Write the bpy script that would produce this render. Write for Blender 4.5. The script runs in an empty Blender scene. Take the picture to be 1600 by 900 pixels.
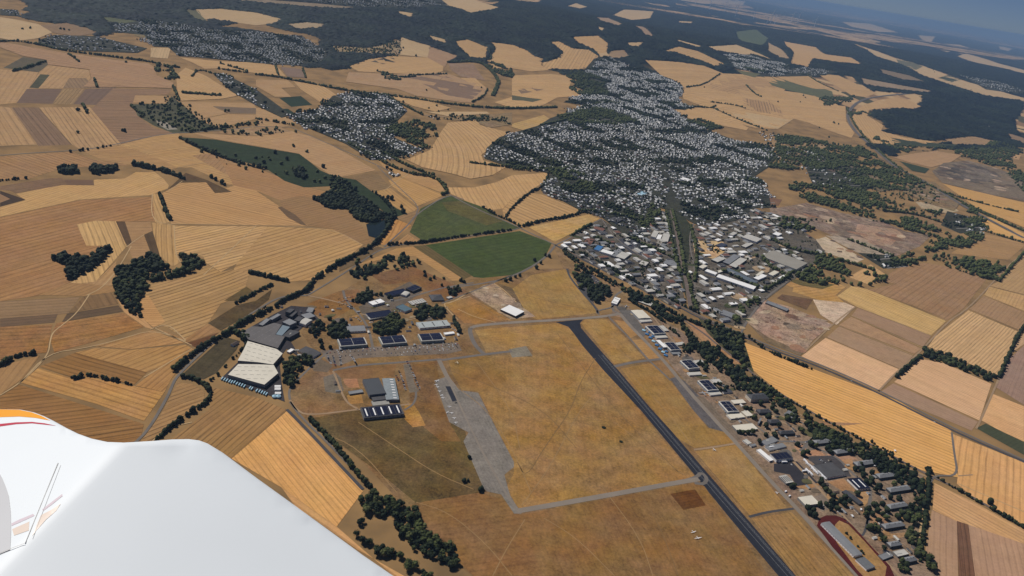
import bpy, bmesh, math, random
import numpy as np
from mathutils import Vector, Matrix
from mathutils.geometry import delaunay_2d_cdt
rng = np.random.default_rng(7); random.seed(7)
C = bpy.context.scene.collection
PI = math.pi
# ------------------------------------------------------------------ camera
H = 1100.0                     # height of the aircraft over the airfield, metres
FPX = 1150.0
ROLL = math.atan(0.165)
PITCH = math.atan((450 + 77) * math.cos(ROLL) / FPX)
fw = np.array([0, math.cos(PITCH), -math.sin(PITCH)])
r0 = np.array([1.0, 0, 0]); u0 = np.cross(r0, fw)
RT = math.cos(ROLL) * r0 + math.sin(ROLL) * u0
UP = -math.sin(ROLL) * r0 + math.cos(ROLL) * u0
CAM = np.array([0, 0, H])
cd = bpy.data.cameras.new('camera'); cam = bpy.data.objects.new('camera', cd); C.objects.link(cam)
M4 = Matrix(((RT[0], UP[0], -fw[0], 0), (RT[1], UP[1], -fw[1], 0), (RT[2], UP[2], -fw[2], H), (0, 0, 0, 1)))
cam.matrix_world = M4
cd.sensor_width = 36; cd.lens = FPX / 1600 * 36; cd.clip_start = 0.1; cd.clip_end = 400000
S = bpy.context.scene; S.camera = cam
# ------------------------------------------------------------------ light
SUN_EL = math.radians(50)
sun_h = np.array([-math.cos(math.radians(35)), math.sin(math.radians(35))])
sd = np.array([sun_h[0] * math.cos(SUN_EL), sun_h[1] * math.cos(SUN_EL), math.sin(SUN_EL)])
W = bpy.data.worlds.new('World'); S.world = W; W.use_nodes = True
nt = W.node_tree; bg = nt.nodes['Background']
sky = nt.nodes.new('ShaderNodeTexSky'); sky.sky_type = 'NISHITA'; sky.sun_disc = False
sky.sun_elevation = SUN_EL; sky.sun_rotation = math.atan2(sd[0], sd[1])
sky.altitude = 0; sky.air_density = 0.5; sky.dust_density = 0.1; sky.ozone_density = 3.0
tint = nt.nodes.new('ShaderNodeMix'); tint.data_type = 'RGBA'; tint.blend_type = 'MULTIPLY'; tint.inputs[0].default_value = 1; tint.inputs[7].default_value = (.60, .66, .86, 1)
nt.links.new(sky.outputs[0], tint.inputs[6]); nt.links.new(tint.outputs[2], bg.inputs[0]); bg.inputs[1].default_value = 0.05
sl = bpy.data.lights.new('sun', 'SUN'); sl.energy = 4.15; sl.angle = math.radians(0.5); sl.color = (1.0, 0.955, 0.90)
so = bpy.data.objects.new('sun', sl); C.objects.link(so)
so.rotation_euler = Vector(-sd).to_track_quat('-Z', 'Y').to_euler()
S.view_settings.view_transform = 'Standard'; S.view_settings.look = 'None'
S.view_settings.exposure = 0.0; S.view_settings.gamma = 1.0
S.render.engine = 'CYCLES'
S.cycles.use_denoising = True
S.cycles.max_bounces = 4; S.cycles.diffuse_bounces = 2; S.cycles.glossy_bounces = 2
S.cycles.volume_bounces = 1; S.cycles.transparent_max_bounces = 8
HAZE_D = 2.3e-5; HAZE_C = (0.27, 0.44, 0.70)
KALB = 0.80                     # seen sRGB colour -> albedo

# ------------------------------------------------------------------ terrain height and pixel -> ground
HILLS = [(-2600, 9300, 150, 1300), (300, 10500, 230, 1700), (3800, 13000, 200, 2000), (-5200, 8800, 90, 1200),
         (-1500, 13500, 240, 2200), (9000, 13500, 160, 2400), (14000, 17000, 200, 3000), (-6500, 13500, 200, 2300),
         (6800, 7200, 60, 1100), (7500, 20000, 260, 3500), (-4000, 20000, 260, 3500), (20000, 26000, 300, 5000)]
def hz(x, y):
    x = np.asarray(x, float); y = np.asarray(y, float); z = np.zeros(np.broadcast(x, y).shape)
    for a, b, h, s in HILLS:
        z = z + h * np.exp(-((x - a) ** 2 + (y - b) ** 2) / (2 * s * s))
    return z * np.clip((y - 5200) / 2500, 0, 1)
def g(px, py, z=0.0):
    d = fw * FPX + RT * (px - 800) + UP * (450 - py)
    zz = z
    if d[2] > -1: d[2] = -1
    for _ in range(30):
        t = (zz - H) / d[2]; x, y = d[0] * t, d[1] * t
        if y < 5000 or z: break
        zn = float(hz(x, y)); 
        if abs(zn - zz) < .05: break
        zz = 0.5 * zz + 0.5 * zn
    return np.array([x, y])
def P(s):
    v = [float(t) for t in s.replace(';', ' ').replace(',', ' ').split()]
    return [(v[i], v[i + 1]) for i in range(0, len(v), 2)]
def GP(s, z=0.0):
    return np.array([g(a, b, z) for a, b in (P(s) if isinstance(s, str) else s)])
def inpoly(xy, poly):
    x, y = xy[:, 0], xy[:, 1]; r = np.zeros(len(xy), bool); n = len(poly)
    for i in range(n):
        x1, y1 = poly[i]; x2, y2 = poly[(i + 1) % n]
        c = ((y1 > y) != (y2 > y))
        with np.errstate(divide='ignore', invalid='ignore'):
            r ^= c & (x < (x2 - x1) * (y - y1) / (y2 - y1 + 1e-12) + x1)
    return r
def rough(w, amp=.14, cap=45.0, it=3):
    for _ in range(it):
        q = []
        for i in range(len(w)):
            a, b = w[i], w[(i + 1) % len(w)]; d = b - a; L_ = np.hypot(*d); q.append(a)
            if L_ > 30: q.append((a + b) / 2 + np.array([-d[1], d[0]]) / (L_ + 1e-9) * rng.normal(0, min(cap, amp * L_)))
        w = np.array(q); cap *= .6
    return w
def topx(p):
    d = np.array(p) - CAM; k = FPX / d.dot(fw)
    return 800 + d.dot(RT) * k, 450 - d.dot(UP) * k

# ------------------------------------------------------------------ materials
def lin(c):
    return tuple(((v / 255) / 12.92 if v / 255 < .04045 else ((v / 255 + .055) / 1.055) ** 2.4) for v in c)
def alb(c, k=None):
    k = KALB if k is None else k
    return tuple(min(.9, v * k) for v in lin(c)) + (1,)
MATS = {}
def mat(name, col, rough=.85, noise=.18, scale=.15, spec=.3, metal=0, coat=0):
    """plain painted / plaster / roof surface with weathering at two scales"""
    if name in MATS: return MATS[name]
    m = bpy.data.materials.new(name); m.use_nodes = True; t = m.node_tree; b = t.nodes['Principled BSDF']
    b.inputs['Roughness'].default_value = rough; b.inputs['Specular IOR Level'].default_value = spec
    b.inputs['Metallic'].default_value = metal; b.inputs['Coat Weight'].default_value = coat
    tc = t.nodes.new('ShaderNodeNewGeometry'); n = t.nodes.new('ShaderNodeTexNoise'); n.inputs['Scale'].default_value = scale
    n.inputs['Detail'].default_value = 6; t.links.new(tc.outputs['Position'], n.inputs['Vector'])
    mx = t.nodes.new('ShaderNodeMix'); mx.data_type = 'RGBA'
    c = np.array(col[:3])
    mx.inputs[6].default_value = tuple(np.clip(c * (1 - 1.6 * noise), 0, 1)) + (1,)
    mx.inputs[7].default_value = tuple(np.clip(c * (1 + 1.6 * noise), 0, .95)) + (1,)
    t.links.new(n.outputs['Fac'], mx.inputs[0]); t.links.new(mx.outputs[2], b.inputs['Base Color'])
    MATS[name] = m; return m
def surf_mat():
    """fields, grass, bare earth, aprons: colour and stripe layout come with the mesh"""
    m = bpy.data.materials.new('stubble'); m.use_nodes = True; t = m.node_tree; L = t.links; N = t.nodes
    b = N['Principled BSDF']; b.inputs['Roughness'].default_value = .95; b.inputs['Specular IOR Level'].default_value = .1
    col = N.new('ShaderNodeAttribute'); col.attribute_name = 'Col'
    par = N.new('ShaderNodeAttribute'); par.attribute_name = 'Par'     # r = 1/spacing*10, g = strength, b = mottling
    uv = N.new('ShaderNodeUVMap'); uv.uv_map = 'UVMap'
    geo = N.new('ShaderNodeNewGeometry')
    sep = N.new('ShaderNodeSeparateXYZ'); L.new(uv.outputs[0], sep.inputs[0])
    sp = N.new('ShaderNodeSeparateColor'); L.new(par.outputs['Color'], sp.inputs[0])
    def mth(op, a, b_=None, c_=None):
        n = N.new('ShaderNodeMath'); n.operation = op
        for i, v in enumerate((a, b_, c_)):
            if v is None: continue
            if isinstance(v, (int, float)): n.inputs[i].default_value = v
            else: L.new(v, n.inputs[i])
        return n.outputs[0]
    def noise(sc, det, vec=None, rough=.55, dim='3D', w=None):
        n = N.new('ShaderNodeTexNoise'); n.noise_dimensions = dim; n.inputs['Scale'].default_value = sc
        n.inputs['Detail'].default_value = det; n.inputs['Roughness'].default_value = rough
        if dim == '1D': L.new(w, n.inputs['W'])
        else: L.new(vec if vec is not None else geo.outputs['Position'], n.inputs['Vector'])
        return n.outputs['Fac']
    wob = noise(.006, 3)
    v = mth('ADD', sep.outputs[1], mth('MULTIPLY', mth('SUBTRACT', wob, .5), 9.0))
    vs = mth('MULTIPLY', v, mth('MULTIPLY', sp.outputs[0], .1))          # stripes counted
    s1 = mth('SINE', mth('MULTIPLY', vs, 2 * PI))
    s1 = mth('SUBTRACT', .25, mth('POWER', mth('MAXIMUM', mth('ADD', mth('MULTIPLY', s1, .6), .4), 0), 5.0))
    n1 = mth('SUBTRACT', noise(1.3, 2, dim='1D', w=vs), .5)
    n2 = mth('SUBTRACT', noise(.23, 1, dim='1D', w=vs), .5)
    # streaks: noise stretched along the drilling direction
    cmb = N.new('ShaderNodeCombineXYZ'); L.new(mth('MULTIPLY', sep.outputs[0], .01), cmb.inputs[0]); L.new(mth('MULTIPLY', v, .14), cmb.inputs[1])
    n3 = mth('SUBTRACT', noise(1.0, 5, vec=cmb.outputs[0], rough=.65), .5)
    fade = mth('ADD', .35, mth('MULTIPLY', noise(.012, 2), 1.3))
    n4 = mth('SUBTRACT', noise(4.1, 1, dim='1D', w=vs), .5)
    st = mth('ADD', mth('MULTIPLY', s1, .42), mth('MULTIPLY', n4, .35))
    st = mth('ADD', st, mth('MULTIPLY', n1, .55)); st = mth('ADD', st, mth('MULTIPLY', n2, .3)); st = mth('ADD', st, mth('MULTIPLY', n3, .75))
    st = mth('MULTIPLY', mth('MULTIPLY', st, sp.outputs[1]), fade)
    # mottling
    m1 = mth('MULTIPLY', mth('SUBTRACT', noise(.0045, 5), .5), .75)
    m2 = mth('MULTIPLY', mth('SUBTRACT', noise(.03, 6, rough=.7), .5), 1.7)
    m3 = mth('MULTIPLY', mth('SUBTRACT', noise(.16, 4, rough=.7), .5), 1.5)
    mo = mth('MULTIPLY', mth('ADD', mth('ADD', m1, m2), m3), sp.outputs[2])
    f = mth('ADD', 1.0, mth('ADD', st, mo)); f = mth('MAXIMUM', f, .25)
    mul = N.new('ShaderNodeVectorMath'); mul.operation = 'SCALE'; L.new(col.outputs['Color'], mul.inputs[0]); L.new(f, mul.inputs['Scale'])
    # hue drift: greener / redder patches
    hs = N.new('ShaderNodeHueSaturation'); L.new(mul.outputs[0], hs.inputs['Color'])
    L.new(mth('ADD', .5, mth('MULTIPLY', mth('MULTIPLY', mth('SUBTRACT', noise(.011, 3), .5), .045), sp.outputs[2])), hs.inputs['Hue'])
    L.new(mth('ADD', 1.0, mth('MULTIPLY', mth('MULTIPLY', mth('SUBTRACT', noise(.008, 4), .5), -.45), sp.outputs[2])), hs.inputs['Saturation'])
    L.new(hs.outputs[0], b.inputs['Base Color'])
    return m
SURF = surf_mat()
def foliage_mat(name, a, b_, sc=.05, big=.004, lo=.15, hi=.85, wo=.95):
    m = bpy.data.materials.new(name); m.use_nodes = True; t = m.node_tree; L = t.links; N = t.nodes
    b = N['Principled BSDF']; b.inputs['Roughness'].default_value = .8; b.inputs['Specular IOR Level'].default_value = .15
    geo = N.new('ShaderNodeNewGeometry'); oi = N.new('ShaderNodeObjectInfo')
    n = N.new('ShaderNodeTexNoise'); n.inputs['Scale'].default_value = sc; n.inputs['Detail'].default_value = 4
    L.new(geo.outputs['Position'], n.inputs['Vector'])
    n2 = N.new('ShaderNodeTexNoise'); n2.inputs['Scale'].default_value = big; n2.inputs['Detail'].default_value = 3
    L.new(geo.outputs['Position'], n2.inputs['Vector'])
    def mth(op, x, y):
        k = N.new('ShaderNodeMath'); k.operation = op
        for i, v in enumerate((x, y)):
            if isinstance(v, (int, float)): k.inputs[i].default_value = v
            else: L.new(v, k.inputs[i])
        return k.outputs[0]
    isl = mth('MULTIPLY', geo.outputs['Random Per Island'], .38) if wo else .19
    f = mth('ADD', mth('MULTIPLY', n.outputs['Fac'], .8), isl); f = mth('ADD', f, mth('MULTIPLY', mth('SUBTRACT', n2.outputs['Fac'], .5), 1.2))
    f = mth('ADD', f, mth('MULTIPLY', mth('SUBTRACT', oi.outputs['Random'], .5), wo)); f = mth('SUBTRACT', f, .12)
    cr = N.new('ShaderNodeValToRGB'); L.new(f, cr.inputs[0])
    cr.color_ramp.elements[0].position = lo; cr.color_ramp.elements[0].color = a + (1,)
    cr.color_ramp.elements[1].position = hi; cr.color_ramp.elements[1].color = b_ + (1,)
    L.new(cr.outputs[0], b.inputs['Base Color']); return m
LEAF = foliage_mat('foliage', (.010, .017, .007), (.066, .080, .024), .08)
LEAF2 = foliage_mat('foliage_light', (.035, .045, .015), (.105, .11, .038), .1)
CANOPY = foliage_mat('forest_canopy', (.001, .0035, .0045), (.020, .030, .016), .022, .0030, .30, .86, 0)
BARK = mat('bark', (.09, .07, .05), scale=1.5)
SLATE = mat('slate_roof', (.055, .056, .062), .7, .25, .3)
TILE = mat('red_roof', (.17, .075, .05), .85, .25, .3)
BROWNR = mat('brown_roof', (.09, .066, .052), .85, .25, .3)
HWALL = [mat('house_white', (.66, .65, .62), .8, .1), mat('house_cream', (.42, .38, .30), .85, .1), mat('house_grey', (.17, .16, .15), .85, .1)]
HROOF = [mat('house_slate', (.055, .055, .06), .75, .3, .3), mat('house_brown_roof', (.065, .048, .038), .85, .3, .3), mat('house_red_roof', (.12, .055, .04), .85, .3, .3)]
PLAST = mat('white_plaster', (.78, .77, .74), .8, .06)
CREAM = mat('cream_plaster', (.60, .54, .43), .85, .08)
GREYW = mat('grey_wall', (.23, .22, .21), .85, .12)
DARKW = mat('dark_wall', (.075, .07, .072), .85, .15)
GREENW = mat('pale_green_wall', (.36, .38, .32), .8, .1)
GLASS = mat('window_glass', (.02, .024, .03), .15, .1, spec=.6)
ROOFL = mat('pale_metal_roof', (.47, .45, .40), .6, .14, .05)
ROOFG = mat('grey_metal_roof', (.20, .205, .21), .55, .16, .05)
ROOFD = mat('bitumen_roof', (.07, .068, .07), .9, .2, .06)
ROOFW = mat('white_roof', (.80, .79, .76), .6, .05, .05)
ROOFC = mat('cream_roof', (.62, .575, .47), .7, .07, .03)
SOLAR = mat('solar_panel', (.012, .013, .028), .25, .3, .3, spec=.5)
BLUE = mat('blue_canvas', (.04, .15, .33), .7, .2, .2)
LBLUE = mat('pale_blue_canvas', (.32, .50, .60), .7, .12, .2)
WHITE = mat('white_paint', (.8, .8, .8), .4, .04, .5)
REDP = mat('red_paint', (.35, .035, .03), .4, .1)
SILVER = mat('silver_paint', (.42, .43, .44), .35, .05)
BLACKP = mat('black_paint', (.02, .02, .022), .3, .05)
BLUEP = mat('blue_paint', (.03, .07, .2), .35, .05)
ASPH = mat('asphalt', (.045, .046, .054), .9, .22, .02)
RAILM = mat('rail_ballast', (.13, .098, .08), .95, .2, .05)

# ------------------------------------------------------------------ object helpers
def link(name, me, mats, parent=None, loc=None, rz=0):
    o = bpy.data.objects.new(name, me); C.objects.link(o)
    if me is not None:
        me.materials.clear()
        for m in (mats if isinstance(mats, (list, tuple)) else [mats]): me.materials.append(m)
    if parent is not None: o.parent = parent
    if loc is not None: o.location = loc
    o.rotation_euler.z = rz
    return o
def mesh(name, v, f, mi=None):
    me = bpy.data.meshes.new(name); me.from_pydata([tuple(map(float, p)) for p in v], [], [tuple(map(int, q)) for q in f])
    if mi is not None: me.polygons.foreach_set('material_index', np.array(mi, dtype=np.int32))
    me.update(); return me
def npmesh(name, V, F):
    """V (n,3), F (m,k) all of one size: fast"""
    me = bpy.data.meshes.new(name); k = F.shape[1]
    me.vertices.add(len(V)); me.vertices.foreach_set('co', np.ascontiguousarray(V, dtype=np.float32).ravel())
    me.loops.add(F.size); me.loops.foreach_set('vertex_index', np.ascontiguousarray(F, dtype=np.int32).ravel())
    me.polygons.add(len(F)); me.polygons.foreach_set('loop_start', np.arange(0, F.size, k, dtype=np.int32))
    me.polygons.foreach_set('loop_total', np.full(len(F), k, dtype=np.int32))
    me.update(calc_edges=True); me.validate(); return me
def tag(o, label, cat, group=None, kind=None):
    if label: o['label'] = label
    if cat: o['category'] = cat
    if group: o['group'] = group
    if kind: o['kind'] = kind
    return o
class MB:
    def __init__(s): s.v = []; s.f = []
    def add(s, v, f):
        n = len(s.v); s.v += [tuple(p) for p in v]; s.f += [tuple(i + n for i in q) for q in f]; return s
    def box(s, x0, y0, z0, x1, y1, z1, bottom=False):
        v = [(x0, y0, z0), (x1, y0, z0), (x1, y1, z0), (x0, y1, z0), (x0, y0, z1), (x1, y0, z1), (x1, y1, z1), (x0, y1, z1)]
        f = [(4, 5, 6, 7), (0, 1, 5, 4), (1, 2, 6, 5), (2, 3, 7, 6), (3, 0, 4, 7)]
        if bottom: f.append((3, 2, 1, 0))
        return s.add(v, f)
    def me(s, name): return mesh(name, s.v, s.f)
def empty(name, loc, rz=0):
    o = bpy.data.objects.new(name, None); C.objects.link(o); o.location = loc; o.rotation_euler.z = rz; o.empty_display_size = 1; return o
NEXTZ = [0.10]
def sheet(name, pts, col, edge=None, sp=14, st=.5, mo=.5, curve=0.0, z=None, grid=None, kind='structure', k=None, world=False, tint_=None):
    """a polygon of ground draped on the terrain. edge = which side the drill lines follow"""
    w = np.array(pts) if world else GP(pts)
    d = np.hypot(*w.mean(0)); far = w[:, 1].max() > 5000
    if z is None: NEXTZ[0] += .0024; z = NEXTZ[0]
    zo = z + (2.0 if far else 0)
    if grid is None and (far or curve): grid = 150 if far else 60
    vs = [Vector(p) for p in w]; n = len(vs)
    if grid:
        x0, y0 = w.min(0); x1, y1 = w.max(0)
        while (x1 - x0) * (y1 - y0) / grid ** 2 > 60000: grid *= 1.5
        gx, gy = np.meshgrid(np.arange(np.floor(x0 / grid) * grid, x1, grid), np.arange(np.floor(y0 / grid) * grid, y1, grid))
        q = np.c_[gx.ravel(), gy.ravel()]; q = q[inpoly(q, w)]
        vs += [Vector(p) for p in q]
    edges = [(i, (i + 1) % n) for i in range(n)]
    if far:     # split long outline edges so they follow the ground
        ev = []; vv = []
        for i in range(n):
            a, b = w[i], w[(i + 1) % n]; m_ = max(1, int(np.hypot(*(b - a)) / grid))
            for j in range(m_): vv.append(Vector(a + (b - a) * j / m_))
        edges = [(i, (i + 1) % len(vv)) for i in range(len(vv))]; vs = vv + vs[n:]
    r = delaunay_2d_cdt(vs, edges, [], 1, 1e-3)
    V = np.array([(p[0], p[1]) for p in r[0]]); F = r[2]
    if len(F) == 0: return None
    Z = hz(V[:, 0], V[:, 1]) + zo if far else np.full(len(V), zo)
    me = mesh(name, np.c_[V, Z], F)
    F2 = np.array([l.vertex_index for l in me.loops])
    if edge is None: dv = np.array([1.0, 0])
    elif isinstance(edge, (tuple, list)): a, b = g(*edge[0]), g(*edge[1]); dv = (b - a)
    else: dv = w[(edge + 1) % n] - w[edge]
    dv = dv / (np.hypot(*dv) + 1e-9); pv = np.array([-dv[1], dv[0]]); c0 = w.mean(0)
    U = (V - c0).dot(dv); Vv = (V - c0).dot(pv) + curve * (U ** 2) / 1000.0
    uvl = me.uv_layers.new(name='UVMap')
    uvl.data.foreach_set('uv', np.c_[U, Vv + rng.uniform(0, 500)][F2].astype(np.float32).ravel())
    ca = me.color_attributes.new('Col', 'FLOAT_COLOR', 'POINT'); cc = alb(col, k); cc = tuple(v * (m_[0] if i < 1 else m_[i]) for i, v in enumerate(cc[:3])) + (1,) if (m_ := tint_) else cc
    ca.data.foreach_set('color', np.tile(np.array(cc, np.float32), len(V)))
    cb = me.color_attributes.new('Par', 'FLOAT_COLOR', 'POINT')
    cb.data.foreach_set('color', np.tile(np.array([10.0 / sp, st, mo, 1], np.float32), len(V)))
    if me.polygons[0].normal.z < 0: me.flip_normals()
    o = link(name, me, SURF); 
    if kind: o['kind'] = kind
    return o
def ribbon_pts(line, w):
    """outline of a road: line of ground points, width in metres"""
    n = len(line); t = np.gradient(line, axis=0); t /= np.hypot(t[:, 0], t[:, 1])[:, None] + 1e-9
    nn = np.c_[-t[:, 1], t[:, 0]]
    return line + nn * w / 2, line - nn * w / 2
def smooth(line, it=2):
    for _ in range(it):
        q = [line[0]]
        for a, b in zip(line[:-1], line[1:]): q += [a * .75 + b * .25, a * .25 + b * .75]
        q.append(line[-1]); line = np.array(q)
    return line
def road(name, s, w, m, z=.9, sm=2, off=0.0, kind='structure'):
    ln = GP(s); ln = smooth(ln, sm)
    out = [ln[0]]
    for a, b in zip(ln[:-1], ln[1:]):
        k = max(1, int(np.hypot(*(b - a)) / 150))
        for j in range(1, k + 1): out.append(a + (b - a) * j / k)
    ln = np.array(out)
    if off:
        t = np.gradient(ln, axis=0); t /= np.hypot(t[:, 0], t[:, 1])[:, None]; ln = ln + np.c_[-t[:, 1], t[:, 0]] * off
    a, b = ribbon_pts(ln, w); n = len(ln)
    far = ln[:, 1] > 4500
    za = hz(a[:, 0], a[:, 1]) + z + far * 3; zb = hz(b[:, 0], b[:, 1]) + z + far * 3
    V = np.r_[np.c_[a, za], np.c_[b, zb]]; F = [(i + 1, i, n + i, n + i + 1) for i in range(n - 1)]
    me = mesh(name, V, F); 
    if me.polygons[0].normal.z < 0: me.flip_normals()
    o = link(name, me, m)
    if kind: o['kind'] = kind
    return o
ORD = 'zeroth first second third fourth fifth sixth seventh eighth ninth tenth eleventh twelfth thirteenth fourteenth fifteenth sixteenth seventeenth eighteenth nineteenth twentieth'.split()
TENS = {2: 'twenty', 3: 'thirty', 4: 'forty', 5: 'fifty', 6: 'sixty', 7: 'seventy', 8: 'eighty', 9: 'ninety'}
def nth(n):
    if n <= 20: return ORD[n]
    if n >= 100: return str(n) + 'th'
    t, u = divmod(n, 10)
    return TENS[t][:-1] + 'ieth' if u == 0 else TENS[t] + '-' + ORD[u]
# ------------------------------------------------------------------ ground to the horizon
def ground_mat():
    m = bpy.data.materials.new('ground'); m.use_nodes = True; t = m.node_tree; L = t.links; N = t.nodes
    b = N['Principled BSDF']; b.inputs['Roughness'].default_value = .95; b.inputs['Specular IOR Level'].default_value = .05
    geo = N.new('ShaderNodeNewGeometry')
    def noise(sc, det=4, vec=None):
        n = N.new('ShaderNodeTexNoise'); n.inputs['Scale'].default_value = sc; n.inputs['Detail'].default_value = det
        L.new(vec or geo.outputs['Position'], n.inputs['Vector']); return n
    def ramp(f, stops, interp='LINEAR'):
        r = N.new('ShaderNodeValToRGB'); r.color_ramp.interpolation = interp; L.new(f, r.inputs[0]); e = r.color_ramp.elements
        while len(e) < len(stops): e.new(.5)
        for i, (p, c) in enumerate(stops): e[i].position = p; e[i].color = c
        return r.outputs[0]
    near = ramp(noise(.008, 6).outputs['Fac'], [(.3, alb((128, 104, 72))), (.55, alb((158, 126, 84))), (.75, alb((172, 138, 92)))])
    # far country: parcels of straw and brown between woods
    wn = noise(.0012, 3); ad = N.new('ShaderNodeVectorMath'); ad.operation = 'SCALE'; L.new(wn.outputs['Color'], ad.inputs[0]); ad.inputs['Scale'].default_value = 900
    a2 = N.new('ShaderNodeVectorMath'); L.new(geo.outputs['Position'], a2.inputs[0]); L.new(ad.outputs[0], a2.inputs[1])
    vo = N.new('ShaderNodeTexVoronoi'); vo.inputs['Scale'].default_value = .0030; L.new(a2.outputs[0], vo.inputs['Vector'])
    sc_ = N.new('ShaderNodeSeparateColor'); L.new(vo.outputs['Color'], sc_.inputs[0])
    parc = ramp(sc_.outputs[0], [(0, alb((150, 118, 84))), (.3, alb((186, 150, 108))), (.6, alb((205, 170, 122))), (.85, alb((90, 84, 60)))], 'CONSTANT')
    big = noise(.00022, 5)
    wood = ramp(big.outputs['Fac'], [(.475, (0, 0, 0, 1)), (.485, (1, 1, 1, 1))])
    mw = N.new('ShaderNodeMix'); mw.data_type = 'RGBA'; L.new(wood, mw.inputs[0]); mw.inputs[6].default_value = (.006, .012, .010, 1); L.new(parc, mw.inputs[7])
    sx = N.new('ShaderNodeSeparateXYZ'); L.new(geo.outputs['Position'], sx.inputs[0])
    mr = N.new('ShaderNodeMapRange'); L.new(sx.outputs[1], mr.inputs[0]); mr.inputs[1].default_value = 8200; mr.inputs[2].default_value = 8900
    mf = N.new('ShaderNodeMix'); mf.data_type = 'RGBA'; L.new(mr.outputs[0], mf.inputs[0]); L.new(near, mf.inputs[6]); L.new(mw.outputs[2], mf.inputs[7])
    L.new(mf.outputs[2], b.inputs['Base Color']); return m
xs = np.r_[-200000, -90000, -40000, -20000, np.arange(-12000, 22001, 150), 30000, 50000, 90000, 200000]
ys = np.r_[-6000, -1000, 1000, 3000, np.arange(4800, 24001, 150), 30000, 45000, 80000, 140000, 250000]
gx, gy = np.meshgrid(xs, ys); Z = hz(gx, gy)
nx, ny = len(xs), len(ys); idx = np.arange(nx * ny).reshape(ny, nx)
F = np.stack([idx[:-1, :-1], idx[:-1, 1:], idx[1:, 1:], idx[1:, :-1]], -1).reshape(-1, 4)
gm = npmesh('ground', np.c_[gx.ravel(), gy.ravel(), Z.ravel()], F)
gm.polygons.foreach_set('use_smooth', np.ones(len(F), bool))
tag(link('ground', gm, ground_mat()), None, None, None, 'structure')
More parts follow.
